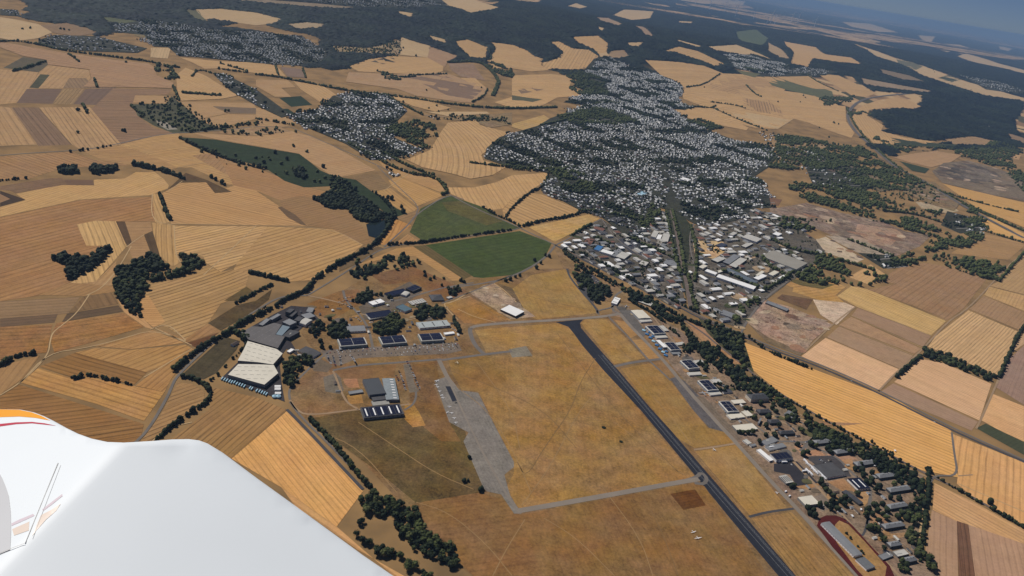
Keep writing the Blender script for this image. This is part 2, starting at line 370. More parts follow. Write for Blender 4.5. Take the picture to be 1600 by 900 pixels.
# ------------------------------------------------------------------ fields.  (outline in photo pixels, colour, side followed by the drill lines, spacing, strength, mottling, curve)
TAN=(200,160,112); TANB=(214,172,118); TANL=(216,182,134); GB=(160,130,96); BR=(176,136,92); PB=(136,110,90); DK=(104,86,62); OR=(212,162,92); PK=(208,162,112); YG=(190,152,96)
FIELDS = [
# top left
('0,27;20,30;45,35;60,38;82,51;60,60;40,63;22,64;0,60',TANL,0,30,.4,.3,0),('62,40;104,36;135,44;155,52;120,57;85,52',GB,2,30,.3,.4,0),
('0,66;20,69;100,83;180,94;232,100;240,105;245,118;272,130;268,138;230,137;130,136;143,124;140,109;75,101;73,94;36,88;0,74',(190,150,110),1,34,1.0,.3,-.12),
('36,89;73,94;75,101;60,113;5,106',(112,100,76),0,30,.3,.8,0),('0,108;60,113;45,138;25,161;0,163',TAN,1,26,.4,.4,0),
('61,113;75,102;138,109;142,123;130,138;46,138',TAN,0,26,.4,.4,0),('63,116;78,117;60,138;46,137',(92,88,62),1,20,.3,.8,0),('108,122;135,122;148,138;98,138',GB,1,20,.6,.4,0),
('148,125;180,128;182,138;140,138',(158,128,98),1,16,.6,.4,0),
('42,139;97,139;82,162;26,161',PB,0,30,.3,.3,0),('98,139;133,139;113,163;82,162',(170,138,96),1,18,.9,.3,0),('134,139;177,138;150,164;114,163',PB,1,30,.3,.3,0),
('177,138;268,140;262,148;212,149;207,162;214,180;240,200;280,208;240,213;190,226;140,172;150,164',(162,128,96),0,30,1.0,.3,.35),
('211,149;265,150;258,162;208,160',TAN,0,24,.5,.3,0),('18,168;60,168;112,226;60,228',(150,120,92),1,22,.9,.3,0),('0,166;18,169;58,226;0,228',TAN,1,26,.6,.3,0),
('61,168;140,167;190,226;130,236;113,226',TAN,1,20,.8,.3,0),('207,163;260,162;268,150;280,160;300,175;330,195;365,200;300,208;270,208;240,196;215,181',(92,90,66),None,20,.1,1.2,0),
('244,188;262,192;278,202;262,203;246,194',(170,160,142),None,20,.1,.8,0),
('275,118;290,106;320,118;372,150;345,155;282,158;277,140',TANB,1,26,.4,.3,0),('282,159;395,161;402,170;332,166;355,177;310,186',TAN,0,26,.5,.3,0),('333,166;402,169;402,178;360,177',(140,118,94),0,26,.3,.3,0),
('310,187;357,178;400,180;398,186;340,200',TAN,1,26,.5,.3,0),
('236,75;267,75;262,92;235,90',TANL,1,22,.6,.2,0),('280,90;340,96;400,98;432,103;446,119;400,115;350,107;320,108;300,98',TANB,1,30,.6,.2,.2),
('305,15;345,14;400,20;440,30;430,37;400,40;350,33;320,30',TANL,0,40,.4,.2,0),('160,26;220,34;215,40;170,36',(108,110,78),0,40,.2,.8,0),
('210,50;232,52;228,60;210,56',(150,130,92),0,40,.2,.6,0),('290,15;310,17;325,35;305,30',(120,115,85),0,40,.2,.6,0),
# top middle
('670,0;740,0;780,12;768,16;735,21;720,15;690,8',TANL,0,40,.4,.3,0),('620,17;645,21;642,28;625,22',TANL,0,40,.2,.3,0),('450,38;480,35;508,38;500,44;465,46',(196,170,132),0,40,.2,.5,0),
('355,0;420,0;500,6;560,12;540,14;480,11;420,6',(160,140,112),0,40,.3,.8,0),
('520,72;575,75;600,70;627,62;625,84;590,86;560,83;525,82',(176,150,112),None,40,.1,1.3,0),
('627,58;640,63;672,72;668,90;625,86',TANL,1,34,.5,.2,0),('672,73;715,88;700,96;695,105;668,90',(190,152,114),0,30,.5,.3,0),
('545,104;575,93;610,88;668,90;693,104;692,112;655,117;560,112',TANB,1,36,.5,.2,.2),('575,98;600,90;620,97;590,102',(112,98,78),0,30,.2,.4,0),('596,89;615,91;620,97;603,97',(60,60,46),0,30,.2,.4,0),
('545,113;595,115;615,117;692,113;758,135;762,145;738,161;720,160;650,150;620,139;540,128',(196,158,116),0,36,.5,.4,0),('618,118;690,117;755,140;737,156;700,150;660,131',(150,122,98),1,36,.5,.3,0),
('720,122;742,122;760,138;752,141',TANB,1,30,.4,.3,0),('700,99;740,100;758,126;720,120;705,110',(168,136,106),0,30,.3,.6,0),('670,55;695,62;698,68;680,65',TANL,0,30,.4,.3,0),
('712,65;730,62;762,74;758,92;735,90;720,76',TANB,1,30,.4,.3,0),('766,66;800,70;822,78;835,88;848,92;845,102;858,110;830,112;800,107;770,107;765,94;775,76',TANB,0,34,.5,.3,0),
('400,101;433,104;447,120;400,114',TANB,0,24,.7,.2,0),('438,105;470,108;478,122;449,120',(152,126,106),0,30,.3,.3,0),
('400,125;450,126;462,137;440,138;455,152;430,152;400,135',TAN,0,28,.5,.3,0),('458,127;505,135;520,145;541,160;500,160;470,140',TANB,1,28,.4,.3,0),
('436,153;470,150;488,164;455,167',(52,66,46),0,30,.3,.4,0),('424,170;450,170;462,178;440,182',(46,60,42),0,30,.3,.4,0),('400,168;432,174;462,192;430,203;400,204',TAN,0,28,.4,.5,0),
('600,148;650,153;705,169;680,175;645,166',TANB,0,30,.3,.4,0),('664,175;760,175;766,178;700,182',TANL,0,30,.3,.4,0),('690,186;760,180;800,176;800,195;765,200;740,190',(160,134,96),None,30,.3,1.0,0),
('660,262;635,250;672,235;690,205;700,192;745,188;750,196;797,208;778,222;752,243;755,251;790,262;770,274;735,280;707,272',TANB,5,30,.7,.3,.2),('718,212;746,195;757,200;735,222',(190,152,108),1,20,.5,.3,0),
('636,250;668,242;710,262;700,270;655,260',(170,134,92),0,24,.5,.6,0),('720,262;745,250;790,263;772,274',(204,160,104),3,36,1.0,.2,0),
# top centre/right
('860,66;873,65;895,76;920,78;935,88;928,103;905,110;850,108;848,98;870,92;880,82',TANB,4,34,.7,.3,0),('895,58;935,56;950,68;948,86;937,86;925,76;903,68',TANB,0,34,.5,.4,0),
('800,118;860,116;895,120;890,135;912,145;905,150;870,153;840,169;800,169;772,160;800,152',TANB,0,36,.7,.3,.3),('808,140;845,136;852,140;815,147',(150,122,94),0,20,.3,.3,0),('800,148;850,155;832,160;800,157',(104,100,72),0,20,.3,.4,0),
('800,194;850,180;858,186;840,206;828,207;800,199',(206,168,108),0,30,.3,.5,0),
('1008,94;1060,97;1100,103;1130,115;1200,118;1240,128;1225,142;1290,151;1310,165;1321,166;1322,190;1335,208;1330,216;1300,206;1260,191;1240,186;1210,202;1180,200;1120,186;1110,172;1095,165;1068,155;1066,148;1070,138;1050,126;1035,120',TANB,0,40,.8,.3,.15),
('1120,120;1200,118;1215,140;1150,150;1100,135',TAN,0,40,1.0,.2,.2),('1160,152;1215,158;1225,185;1162,172',(188,150,106),1,30,1.2,.2,0),
('1050,170;1105,168;1130,180;1170,200;1166,204;1120,195;1075,185',TANB,0,30,.4,.3,0),('1112,168;1180,176;1240,186;1215,202;1165,190;1120,176',TANL,0,30,.6,.3,0),
('1200,122;1240,125;1300,143;1305,160;1270,150;1230,141;1200,132',(112,112,78),0,30,.2,.7,0),('1150,110;1200,117;1210,122;1170,122',(120,116,80),0,30,.6,.4,0),
('1038,80;1060,73;1090,80;1132,100;1118,104;1085,92;1055,82',TANB,0,36,.5,.3,0),('1105,73;1150,70;1200,90;1210,97;1170,87;1120,80',TANL,0,36,.5,.3,0),('1058,62;1095,72;1092,75;1060,66',TANL,0,30,.3,.3,0),
('955,25;975,15;1022,18;1016,29;985,32;960,25',TANL,0,36,.5,.3,0),('930,27;950,28;973,38;965,41;940,34',(180,150,118),0,36,.3,.4,0),('885,10;900,5;918,11;905,14',TANL,0,36,.3,.3,0),('1005,3;1040,5;1048,12;1020,8',TANL,0,36,.3,.3,0),
('1055,5;1100,10;1106,17;1060,12',(176,150,120),0,36,.3,.3,0),('1110,24;1145,31;1162,40;1130,33',TANL,0,36,.3,.3,0),('1150,21;1180,25;1205,26;1240,36;1262,46;1200,36',TANL,0,36,.3,.4,0),
('934,42;944,44;942,48;936,47',TANL,0,36,.3,.3,0),('990,40;1005,42;1022,59;1008,55',(176,146,116),0,36,.3,.4,0),('980,67;1005,66;998,73;985,73',TANL,0,36,.3,.3,0),('935,84;948,82;952,88;938,90',TANL,0,36,.3,.3,0),
('955,80;975,78;983,88;962,92;948,88',(176,146,110),0,36,.3,.6,0),('1150,50;1180,46;1200,60;1190,72;1160,66',(98,106,74),0,36,.2,.6,0),('1060,33;1082,34;1080,37;1062,36',TANL,0,36,.3,.3,0),
('1060,0;1140,0;1160,6;1100,6',TANL,0,36,.4,.4,0),('1120,2;1165,2;1160,8;1130,6',TANL,0,36,.4,.4,0),
('1250,32;1300,46;1378,66;1350,68;1310,57;1268,46',TANL,0,40,.4,.4,0),('1315,34;1360,37;1404,51;1372,50;1330,42',TANL,0,40,.4,.5,0),
('1345,72;1370,80;1400,92;1442,103;1500,125;1600,154;1600,158;1540,150;1490,135;1440,118;1410,101;1370,89',TANL,1,44,.4,.3,0),('1465,122;1482,117;1501,125;1486,129',(78,84,60),0,30,.2,.3,0),
('1400,92;1425,97;1442,104;1430,110;1405,100',(120,114,84),0,30,.4,.4,0),('1510,84;1560,99;1602,110;1602,115;1545,103;1495,88',TANL,0,44,.3,.5,0),('1434,55;1462,57;1455,67;1440,62',TANL,0,30,.3,.5,0),
('1470,68;1500,70;1530,80;1500,78',TANL,0,30,.3,.6,0),('1455,75;1490,80;1480,82',TANL,0,30,.3,.6,0),('1560,72;1582,76;1575,80;1562,77',TANL,0,30,.3,.6,0),
('1225,65;1275,74;1290,85;1330,90;1347,101;1310,98;1270,92;1262,105;1235,100;1240,83',TANB,0,34,.5,.4,0),('1200,65;1222,78;1235,94;1218,90;1200,80',(190,160,120),0,34,.5,.4,0),
('1212,120;1232,116;1260,115;1302,140;1272,139;1240,130',TANB,0,34,.5,.3,0),('1276,115;1310,118;1370,146;1352,152;1330,149;1300,130',TANB,0,34,.6,.3,0),('1375,108;1420,118;1445,128;1410,125;1380,116',(150,128,100),0,34,.3,.6,0),
('1345,122;1400,132;1455,142;1450,145;1400,140;1350,132',(176,150,118),0,34,.3,.6,0),
('1340,200;1331,185;1338,172;1350,164;1375,156;1400,152;1421,157;1440,167;1425,171;1390,168;1358,172;1355,181;1380,196;1377,205;1412,215;1462,222;1440,226;1390,226;1365,224;1352,212',TANB,0,30,.5,.3,0),
('1368,164;1380,156;1388,160;1378,166',(224,190,140),0,14,.4,.2,0),('1385,163;1393,156;1398,158;1391,166',(224,190,140),0,14,.4,.2,0),('1397,164;1402,157;1406,158;1402,166',(224,190,140),0,14,.4,.2,0),
('1390,215;1420,220;1470,225;1500,226;1490,230;1400,228',(70,76,54),0,30,.2,.4,0),('1475,218;1520,213;1560,222;1550,228;1490,226',(180,146,106),0,30,.4,.5,0),('1575,208;1600,216;1600,224;1580,218',(160,130,98),0,30,.4,.5,0),
# left
('0,245;110,237;150,250;205,258;100,262;40,281;0,281',(186,146,102),1,22,.7,.4,0),('128,236;190,227;215,226;240,241;282,261;265,265;200,257;160,250',(196,156,106),1,20,.9,.3,0),
('187,226;240,213;278,208;312,235;352,250;395,262;370,290;355,288;300,262;277,262;240,244',(206,166,112),1,20,.9,.3,.3),('300,243;330,240;400,262;470,290;465,300;420,290;352,272',(184,146,104),3,20,.6,.3,0),
('25,303;95,289;147,290;147,281;195,279;212,269;242,269;256,280;264,290;262,295;236,305;125,312;0,339;0,324;40,313',(222,180,122),9,16,.5,.3,0),
('0,291;75,279;97,278;105,288;25,302;15,298;0,297',(150,120,92),0,20,.4,.5,0),('100,281;145,281;147,289;105,289',(136,108,86),0,20,.3,.3,0),('0,298;40,312;0,323',(84,68,54),0,20,.3,.3,0),('0,303;16,311;0,317',(176,140,104),0,20,.3,.3,0),
('0,340;125,313;238,308;243,346;181,346;150,345;120,351;135,383;172,385;150,399;100,398;78,406;105,416;110,441;60,462;0,471',(186,142,96),0,24,.6,.4,0),
('120,351;150,345;181,346;198,385;150,440;105,446;165,405;172,384;135,384',(224,184,126),2,17,.9,.2,0),('181,346;195,346;206,378;201,385;196,380',(108,86,62),1,20,.3,.5,0),
('195,346;235,347;238,361;225,367;235,395;208,406;200,386;206,378',(190,152,108),0,14,.7,.3,0),('225,367;238,361;250,400;236,396',(104,84,60),1,20,.3,.6,0),
('238,348;272,352;274,397;281,410;270,417;250,400;240,365',(210,170,114),1,17,.8,.2,0),('238,303;248,303;265,347;250,352;242,346',(216,176,120),1,13,.7,.2,0),
('252,303;282,286;322,285;335,301;365,290;400,298;440,325;482,353;400,352;268,350',(212,168,114),4,20,.8,.2,0),('290,270;325,282;363,300;336,302;322,285;284,285;262,296',(110,88,60),1,20,.2,.7,0),
('150,440;182,408;178,446;105,447',TAN,0,18,.5,.3,0),
('272,353;418,354;370,412;345,425;322,411;318,401;282,397;274,397',(216,176,122),((288,384),(412,355)),19,1.0,.3,0),
('418,354;520,358;567,383;497,437;455,440;390,427;365,421;370,412',(206,166,112),((371,421),(531,371)),24,.9,.3,0),
('365,421;390,427;380,460;345,475;325,505;290,530;262,512;240,505;222,497;218,467;232,442;275,438;322,413;345,425',(196,158,106),((247,450),(330,425)),18,1.0,.3,-.25),
('345,251;400,263;475,292;517,301;495,311;470,306;437,313;400,298;365,290',(190,148,102),0,20,.6,.3,0),('437,313;470,306;497,313;515,328;540,328;562,348;582,378;567,383;520,358;482,353;440,325',(174,138,96),0,20,.5,.3,0),
('434,324;440,323;462,336;480,353;470,351;450,340',(128,104,78),0,20,.3,.3,0),
('290,215;335,218;400,229;470,241;483,252;500,266;520,275;556,281;582,300;620,326;640,335;615,342;575,313;517,291;475,293;445,283;415,263;400,258;330,240;300,228;283,214',(56,70,46),0,30,.2,.9,0),
('300,208;400,213;455,205;490,214;520,228;587,266;525,278;483,252;467,240;400,228;335,217',(204,162,114),1,22,.5,.3,0),('350,204;400,196;440,200;455,205;400,212;330,208',(180,146,106),None,20,.2,.8,0),
('540,277;587,268;611,293;582,300;556,281',(158,130,92),0,20,.5,.5,0),('583,300;610,294;652,326;640,335;620,325',(208,166,108),1,20,.5,.3,0),('607,282;622,275;694,305;652,322;613,291',(214,170,110),1,20,.6,.2,0),
('590,250;637,272;680,277;696,297;687,300;637,281;600,262',(206,164,110),1,20,.4,.4,0),
('705,303;700,293;740,293;775,285;800,274;855,270;857,277;848,286;825,300;800,311;786,326;770,328;745,322',(216,172,116),0,24,.6,.3,0),
('800,311;825,300;850,305;880,318;912,331;890,336;850,346;820,353;806,351;788,340;785,328',(204,162,108),3,34,.9,.2,0),('826,355;920,335;937,342;867,378',(202,162,100),0,24,.3,.7,0),
('657,326;700,305;750,322;775,338;812,357;662,377;640,363',(88,98,54),0,26,.3,1.0,0),('665,383;812,361;862,380;850,405;800,431;770,436;740,433',(74,86,42),0,26,.4,.8,0),('690,316;722,314;790,345;760,352;700,330',(112,106,62),0,26,.3,1.0,0),
('645,385;665,383;737,431;722,438;650,396',(120,104,66),1,16,.5,.4,0),('560,414;620,388;645,385;722,435;710,441;650,401;620,399;575,411',(206,162,106),1,16,.4,.3,0),
('592,381;615,341;643,352;605,384',(214,160,96),0,18,.6,.3,0),('617,381;637,366;657,378',(196,154,104),0,18,.6,.3,0),('620,339;652,328;643,351;625,344',(170,138,98),0,18,.5,.3,0),
('530,410;590,385;600,388;560,412;530,425',(130,108,78),0,18,.2,.6,0),
# lower left
('0,471;125,464;107,490;0,498',(158,128,90),0,18,.7,.3,0),('0,498;90,491;85,504;0,511',(122,98,72),0,18,.5,.3,0),('130,464;172,455;185,475;107,489',(152,122,86),1,18,.6,.3,0),('105,490;185,477;193,487;97,503',(112,90,64),0,18,.4,.4,0),
('60,461;110,442;178,447;180,456;130,463',(186,146,98),0,16,.5,.3,0),
('0,511;82,507;73,551;15,556;0,563',(166,122,72),0,20,.6,.8,0),('88,505;193,489;225,511;140,536;85,551;78,530',(172,126,74),0,20,.6,.8,0),('182,466;218,492;240,515;228,512;195,489',(206,160,104),0,14,.4,.3,0),
('218,462;232,462;258,503;240,512;222,497',(206,158,98),0,13,.6,.3,0),('148,541;238,516;289,536;205,546',(190,146,90),0,17,.6,.4,0),('242,512;290,530;325,506;345,518;290,536',(176,134,84),1,17,.5,.4,0),
('118,551;150,544;205,547;290,539;303,546;265,567;230,582',(192,148,88),5,17,.7,.3,0),('62,573;118,551;230,582;210,601;135,587;122,593',(156,116,66),1,15,.9,.3,0),
('32,598;60,575;122,594;135,589;207,603;257,613;225,658;150,631',(196,148,86),1,17,.7,.5,0),('0,620;30,601;150,639;225,663;218,692;150,702;75,668;0,660',(160,118,68),4,15,1.0,.3,0),('0,572;62,556;35,592;0,617',(178,138,88),1,16,.5,.3,0),
('212,603;262,563;303,548;268,592;257,613',(186,140,82),0,14,.8,.3,0),('278,598;300,600;320,613;318,628;260,669;232,692;212,700;250,650',(174,136,88),5,14,.9,.3,0),
('283,587;350,526;375,533;370,546;338,583;318,593',(86,76,52),0,20,.3,.8,0),('327,640;334,606;400,621;448,641;362,717;330,740;250,700;300,662',(168,130,80),3,13,.9,.3,0),
('362,717;450,641;480,672;567,768;526,823;440,762',(214,158,86),2,11,.7,.3,0),('440,762;526,823;620,905;640,905;560,860;460,790',(200,150,88),0,14,.5,.4,0),
('325,505;370,477;400,470;425,452;420,468;395,488;345,517',(98,80,50),None,20,.2,.9,0),('290,537;335,522;342,520;310,544',(120,82,50),None,20,.2,.6,0),('350,470;385,448;395,455;372,470',(120,100,62),None,20,.2,.6,0),
# right
('1157,533;1175,540;1240,565;1300,588;1400,625;1486,673;1497,746;1440,735;1360,695;1290,660;1220,615;1178,580',(222,166,88),2,17,.7,.2,0),
('1252,557;1290,528;1404,577;1372,611',(222,176,120),1,12,.7,.3,0),('1292,527;1311,510;1427,556;1405,576',(170,136,94),1,14,.3,.4,0),('1311,508;1330,495;1440,545;1428,553',(176,138,92),1,14,.4,.5,0),
('1331,493;1340,481;1455,525;1442,542',(164,130,90),1,14,.3,.3,0),('1308,463;1330,447;1355,452;1425,480;1478,502;1455,524;1340,480',(206,168,108),3,17,1.0,.3,0),
('1356,453;1400,444;1372,438;1415,413;1450,411;1545,431;1505,483;1480,500;1430,479',(164,128,92),2,22,.5,.4,0),('1450,542;1462,525;1513,485;1590,518;1560,587',(200,160,102),1,11,.9,.2,0),
('1515,483;1537,463;1600,488;1600,515;1593,516',(166,132,92),0,14,.4,.3,0),('1538,461;1546,448;1600,462;1600,486',(200,160,108),0,14,.4,.4,0),('1397,597;1440,561;1475,568;1549,600;1530,657',(216,170,114),2,12,.8,.2,0),
('1375,613;1396,599;1528,659;1518,673',(168,134,96),1,14,.3,.3,0),('1532,656;1552,616;1600,635;1600,690;1560,672',(218,168,106),1,12,.6,.3,0),('1556,605;1575,562;1600,540;1600,633',(158,126,96),0,12,.3,.4,0),('1578,553;1600,520;1600,538',(196,156,104),0,12,.3,.4,0),
('1525,669;1540,662;1600,691;1600,711',(74,76,48),0,12,.3,.4,0),('1488,678;1600,723;1600,820;1530,785;1495,756;1497,740',(216,162,94),1,17,.6,.3,0),('1460,755;1520,784;1600,828;1600,850;1495,815;1457,797',(204,156,96),1,14,.6,.3,0),
('1456,797;1495,815;1497,905;1462,905;1446,862',(178,140,98),1,13,.4,.3,0),('1495,814;1513,820;1524,905;1498,905',(116,82,54),1,9,.8,.4,0),('1513,820;1600,850;1600,905;1524,905',(182,142,100),3,13,.4,.3,0),
('1472,287;1600,317;1600,356;1525,325;1495,303',(222,172,104),0,22,.5,.3,0),('1525,339;1550,340;1600,365;1600,377;1542,360',(222,172,104),1,20,.5,.3,0),('1485,396;1537,366;1600,377;1600,385;1575,406',(176,138,92),1,20,.8,.3,0),
('1397,328;1412,326;1495,348;1491,362;1415,343',(150,120,84),0,20,.4,.6,0),('1326,433;1360,413;1388,432;1360,446',(206,164,112),0,18,.4,.3,0),('1560,440;1575,415;1600,398;1600,460;1546,447',(186,150,104),1,18,.4,.3,0),
('1395,246;1430,240;1462,236;1502,243;1487,253;1455,262;1420,254',(196,156,112),0,24,.5,.3,0),('1510,235;1570,234;1595,243;1592,250;1560,248',(210,166,118),0,24,.4,.3,0),('1405,252;1452,264;1445,271;1425,267',(66,76,52),0,24,.3,.5,0),
('1212,440;1255,435;1300,440;1322,448;1306,461;1320,474;1310,479;1238,456;1240,450',(190,146,86),0,22,.5,.6,0),('1225,436;1262,437;1305,445;1285,452;1250,446',(112,98,58),0,22,.3,.6,0),
('1177,226;1240,228;1285,240;1300,228;1250,222;1205,222',(180,148,108),0,24,.4,.5,0),
# airfield grass
('470,520;510,470;560,440;700,440;800,430;850,420;885,420;940,490;1010,495;1075,590;1190,730;1260,820;1345,905;745,905;690,860;640,800;565,720;478,655;452,625;455,600;500,560',(142,112,74),None,30,.25,1.0,0),
('452,603;520,575;530,600;560,620;560,640;480,652;458,632',(136,104,62),None,30,.2,1.1,0),('705,568;740,557;800,555;832,559;832,548;826,540;890,506;1030,680;1086,745;900,785;815,797;806,790;792,760;803,740;803,722;775,668;748,612;722,610',(164,126,74),13,16,.3,.9,0),
('742,516;800,511;872,505;890,507;905,540;832,548;826,541;800,547;760,551',(170,132,78),0,16,.3,.8,0),('655,790;700,776;745,771;785,780;812,805;1096,753;1205,905;835,905;745,905;700,862',(144,108,64),5,15,.45,.9,0),
('640,790;700,774;745,769;786,782;812,805;850,905;745,905;700,862',(146,108,66),1,15,.5,.8,0),
('480,655;562,640;640,655;722,655;735,705;762,768;650,786;600,745;540,700',(108,88,52),None,30,.2,1.2,0),('1047,772;1086,765;1103,790;1068,797',(108,70,34),0,8,.7,.8,0),
('907,505;915,499;950,499;1007,560;960,569;935,538',(172,134,78),2,16,.3,.8,0),('960,500;975,502;1000,522;985,528',(180,138,84),0,12,.3,.5,0),('987,531;1005,530;1031,561;1012,562',(180,138,84),0,12,.3,.5,0),
('970,576;1020,567;1045,592;1082,640;1105,668;1135,676;1149,692;1085,700;1058,684;1025,646',(162,126,72),2,16,.4,.7,0),('1020,567;1040,565;1055,590;1046,595',(150,116,74),0,16,.3,.6,0),
('1086,706;1150,695;1232,796;1172,806',(164,128,72),3,16,.4,.7,0),('1175,811;1236,800;1338,905;1248,905',(156,120,68),3,13,.6,.7,0),('801,451;830,430;885,420;905,448;935,489;840,499;815,489',(172,136,78),2,18,.4,.7,0),
('694,475;735,464;798,500;740,506;725,505',(172,128,72),0,18,.3,.8,0),('580,430;640,415;700,440;735,458;690,474;650,440;600,445',(150,112,74),None,18,.2,1.0,0),
('480,475;530,455;560,452;570,470;520,500;490,490',(158,118,72),None,18,.2,.9,0),('735,459;755,446;773,443;808,474;837,495;798,499',(176,150,122),None,18,.3,1.4,0),('775,442;800,450;818,482;808,474',(120,98,70),None,18,.3,1.0,0),
('700,560;716,562;760,555;800,610;748,612;722,610;705,580',(156,120,68),None,18,.2,.8,0),('500,560;560,572;620,570;615,590;560,592;520,590',(140,104,66),None,18,.2,.8,0),
('645,570;682,565;686,590;676,600;705,665;720,690;690,690;640,650;640,600',(132,98,58),None,18,.2,1.0,0),('632,632;645,630;655,645;665,665;645,668;632,655',(176,128,58),None,18,.2,1.0,0),
('536,592;558,592;560,600;562,606;545,606;538,600',(170,120,74),None,18,.2,.8,0),('542,618;564,615;568,630;545,632',(172,126,68),None,18,.2,.8,0),
# camp and transport ground on the right
('960,470;1000,490;1050,505;1110,560;1180,610;1300,680;1442,742;1448,800;1435,850;1470,905;1345,905;1250,795;1150,690;1050,572;1000,505;955,492',(138,116,90),None,18,.2,1.3,0),
('865,385;900,400;960,440;1010,470;1062,495;1100,510;1130,540;1100,545;1060,515;1000,475;940,470;900,430;880,420',(150,120,84),None,18,.2,1.1,0),
('1090,495;1120,515;1160,520;1162,532;1178,582;1150,570;1120,545',(80,78,48),None,18,.2,.8,0),('1068,498;1085,500;1125,540;1160,570;1140,568;1110,545;1085,520',(172,130,86),None,18,.2,.8,0),
('1290,705;1318,702;1340,718;1300,722',(172,132,92),None,18,.2,.7,0),('1300,722;1330,716;1340,740;1352,745',(176,134,84),None,18,.2,.7,0),('1292,753;1318,748;1352,782;1345,790;1320,770',(170,126,76),None,18,.2,.7,0),
('1342,768;1360,766;1355,786;1350,792',(184,140,84),None,18,.2,.7,0),('1250,745;1282,758;1262,765;1240,760',(166,122,72),None,18,.2,.7,0),('1240,698;1262,692;1290,712;1255,712',(182,138,98),None,18,.2,.7,0),
('1320,665;1350,662;1260,658;1225,663',(170,130,84),None,18,.2,.7,0),('1310,815;1335,830;1385,888;1370,895;1352,870;1345,880;1312,830',(170,130,82),None,18,.2,.6,0),
('1345,800;1375,800;1390,822;1370,830',(168,128,86),None,18,.2,.7,0),('1378,835;1420,832;1410,840;1380,843',(170,132,84),None,18,.2,.7,0),
# dust, yards and quarries
('1174,470;1200,470;1235,480;1300,507;1270,532;1256,552;1200,527;1168,505',(168,140,112),None,18,.3,1.5,0),('1270,468;1320,473;1336,480;1307,508;1282,492',(206,180,146),None,18,.3,1.0,0),('1222,460;1270,468;1260,484;1214,466',(112,86,62),None,18,.3,1.0,0),
('1168,505;1200,527;1255,552;1250,556;1198,535',(124,104,76),None,18,.2,1.0,0),
('1200,318;1215,325;1260,317;1312,332;1375,345;1415,362;1456,367;1437,385;1397,402;1355,388;1300,368;1240,343;1205,335',(142,120,102),None,18,.2,1.6,0),('1340,350;1400,358;1412,366;1390,385;1360,382;1335,365',(176,144,118),None,18,.2,1.2,0),
('1256,381;1290,370;1350,405;1336,412',(202,180,150),None,18,.2,.8,0),('1290,368;1340,372;1395,396;1360,405;1310,380',(170,152,130),None,18,.2,1.2,0),('1215,374;1278,395;1270,401;1215,382',(166,122,80),None,18,.3,.8,0),
('1215,368;1245,365;1290,392;1278,394;1220,373',(90,72,56),None,18,.3,1.0,0),
('1180,305;1222,312;1216,322;1195,320',(140,104,78),None,18,.2,.8,0),('1240,234;1265,240;1272,250;1240,262;1222,250',(152,124,90),None,18,.2,1.3,0),('1285,262;1320,258;1375,270;1340,282;1300,272',(128,112,92),None,18,.2,1.4,0),
('1340,270;1380,278;1400,296;1375,300;1350,285',(140,120,92),None,18,.2,1.4,0),('1420,283;1460,285;1500,318;1490,330;1450,318;1410,300',(150,126,92),None,18,.2,1.3,0),('1430,315;1490,322;1498,330;1480,334;1440,326',(196,172,136),None,18,.2,1.0,0),
('1456,268;1474,255;1512,251;1562,265;1600,280;1600,315;1540,303;1472,286',(140,122,100),None,18,.2,1.2,0),('1462,268;1480,258;1512,255;1550,266;1565,276;1552,288;1530,288;1490,280;1468,276',(110,98,86),None,18,.2,1.5,0),
('1470,267;1486,259;1500,258;1498,270;1480,274',(84,76,68),None,14,.9,1.2,0),('1500,258;1540,265;1555,275;1545,284;1510,278;1500,270',(134,120,104),None,18,.2,1.5,0),
('1300,352;1330,356;1350,372;1312,366',(122,104,88),None,18,.2,1.4,0),('1050,525;1062,530;1080,545;1062,545',(160,124,84),None,18,.2,.7,0),
]
FPOLY = []
for s_, c_, e_, sp_, st_, mo_, cu_ in FIELDS:
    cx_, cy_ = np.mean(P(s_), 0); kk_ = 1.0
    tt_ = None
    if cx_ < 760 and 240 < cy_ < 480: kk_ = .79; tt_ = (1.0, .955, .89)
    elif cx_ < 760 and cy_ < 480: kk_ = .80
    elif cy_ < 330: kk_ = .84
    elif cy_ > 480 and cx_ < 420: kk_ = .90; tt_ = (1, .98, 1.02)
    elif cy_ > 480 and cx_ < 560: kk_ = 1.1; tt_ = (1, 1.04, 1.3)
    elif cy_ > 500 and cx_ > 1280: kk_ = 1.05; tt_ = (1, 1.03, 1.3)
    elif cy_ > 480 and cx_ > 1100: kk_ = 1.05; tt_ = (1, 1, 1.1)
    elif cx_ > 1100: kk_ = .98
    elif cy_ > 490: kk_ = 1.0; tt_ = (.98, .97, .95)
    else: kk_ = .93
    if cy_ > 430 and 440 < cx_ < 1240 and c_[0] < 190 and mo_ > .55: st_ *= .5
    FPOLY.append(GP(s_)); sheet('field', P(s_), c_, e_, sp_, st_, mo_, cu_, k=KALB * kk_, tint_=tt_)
FIELDS_GREEN = ['1050,328;1064,334;1080,352;1090,400;1088,440;1084,482;1078,474;1071,436;1062,398;1056,362','1042,318;1050,330;1056,365;1064,404;1070,440;1073,470;1064,440;1050,395;1042,345']
for s_ in FIELDS_GREEN: sheet('ground', P(s_), (62, 64, 46), None, 20, .1, 1.3, 0)
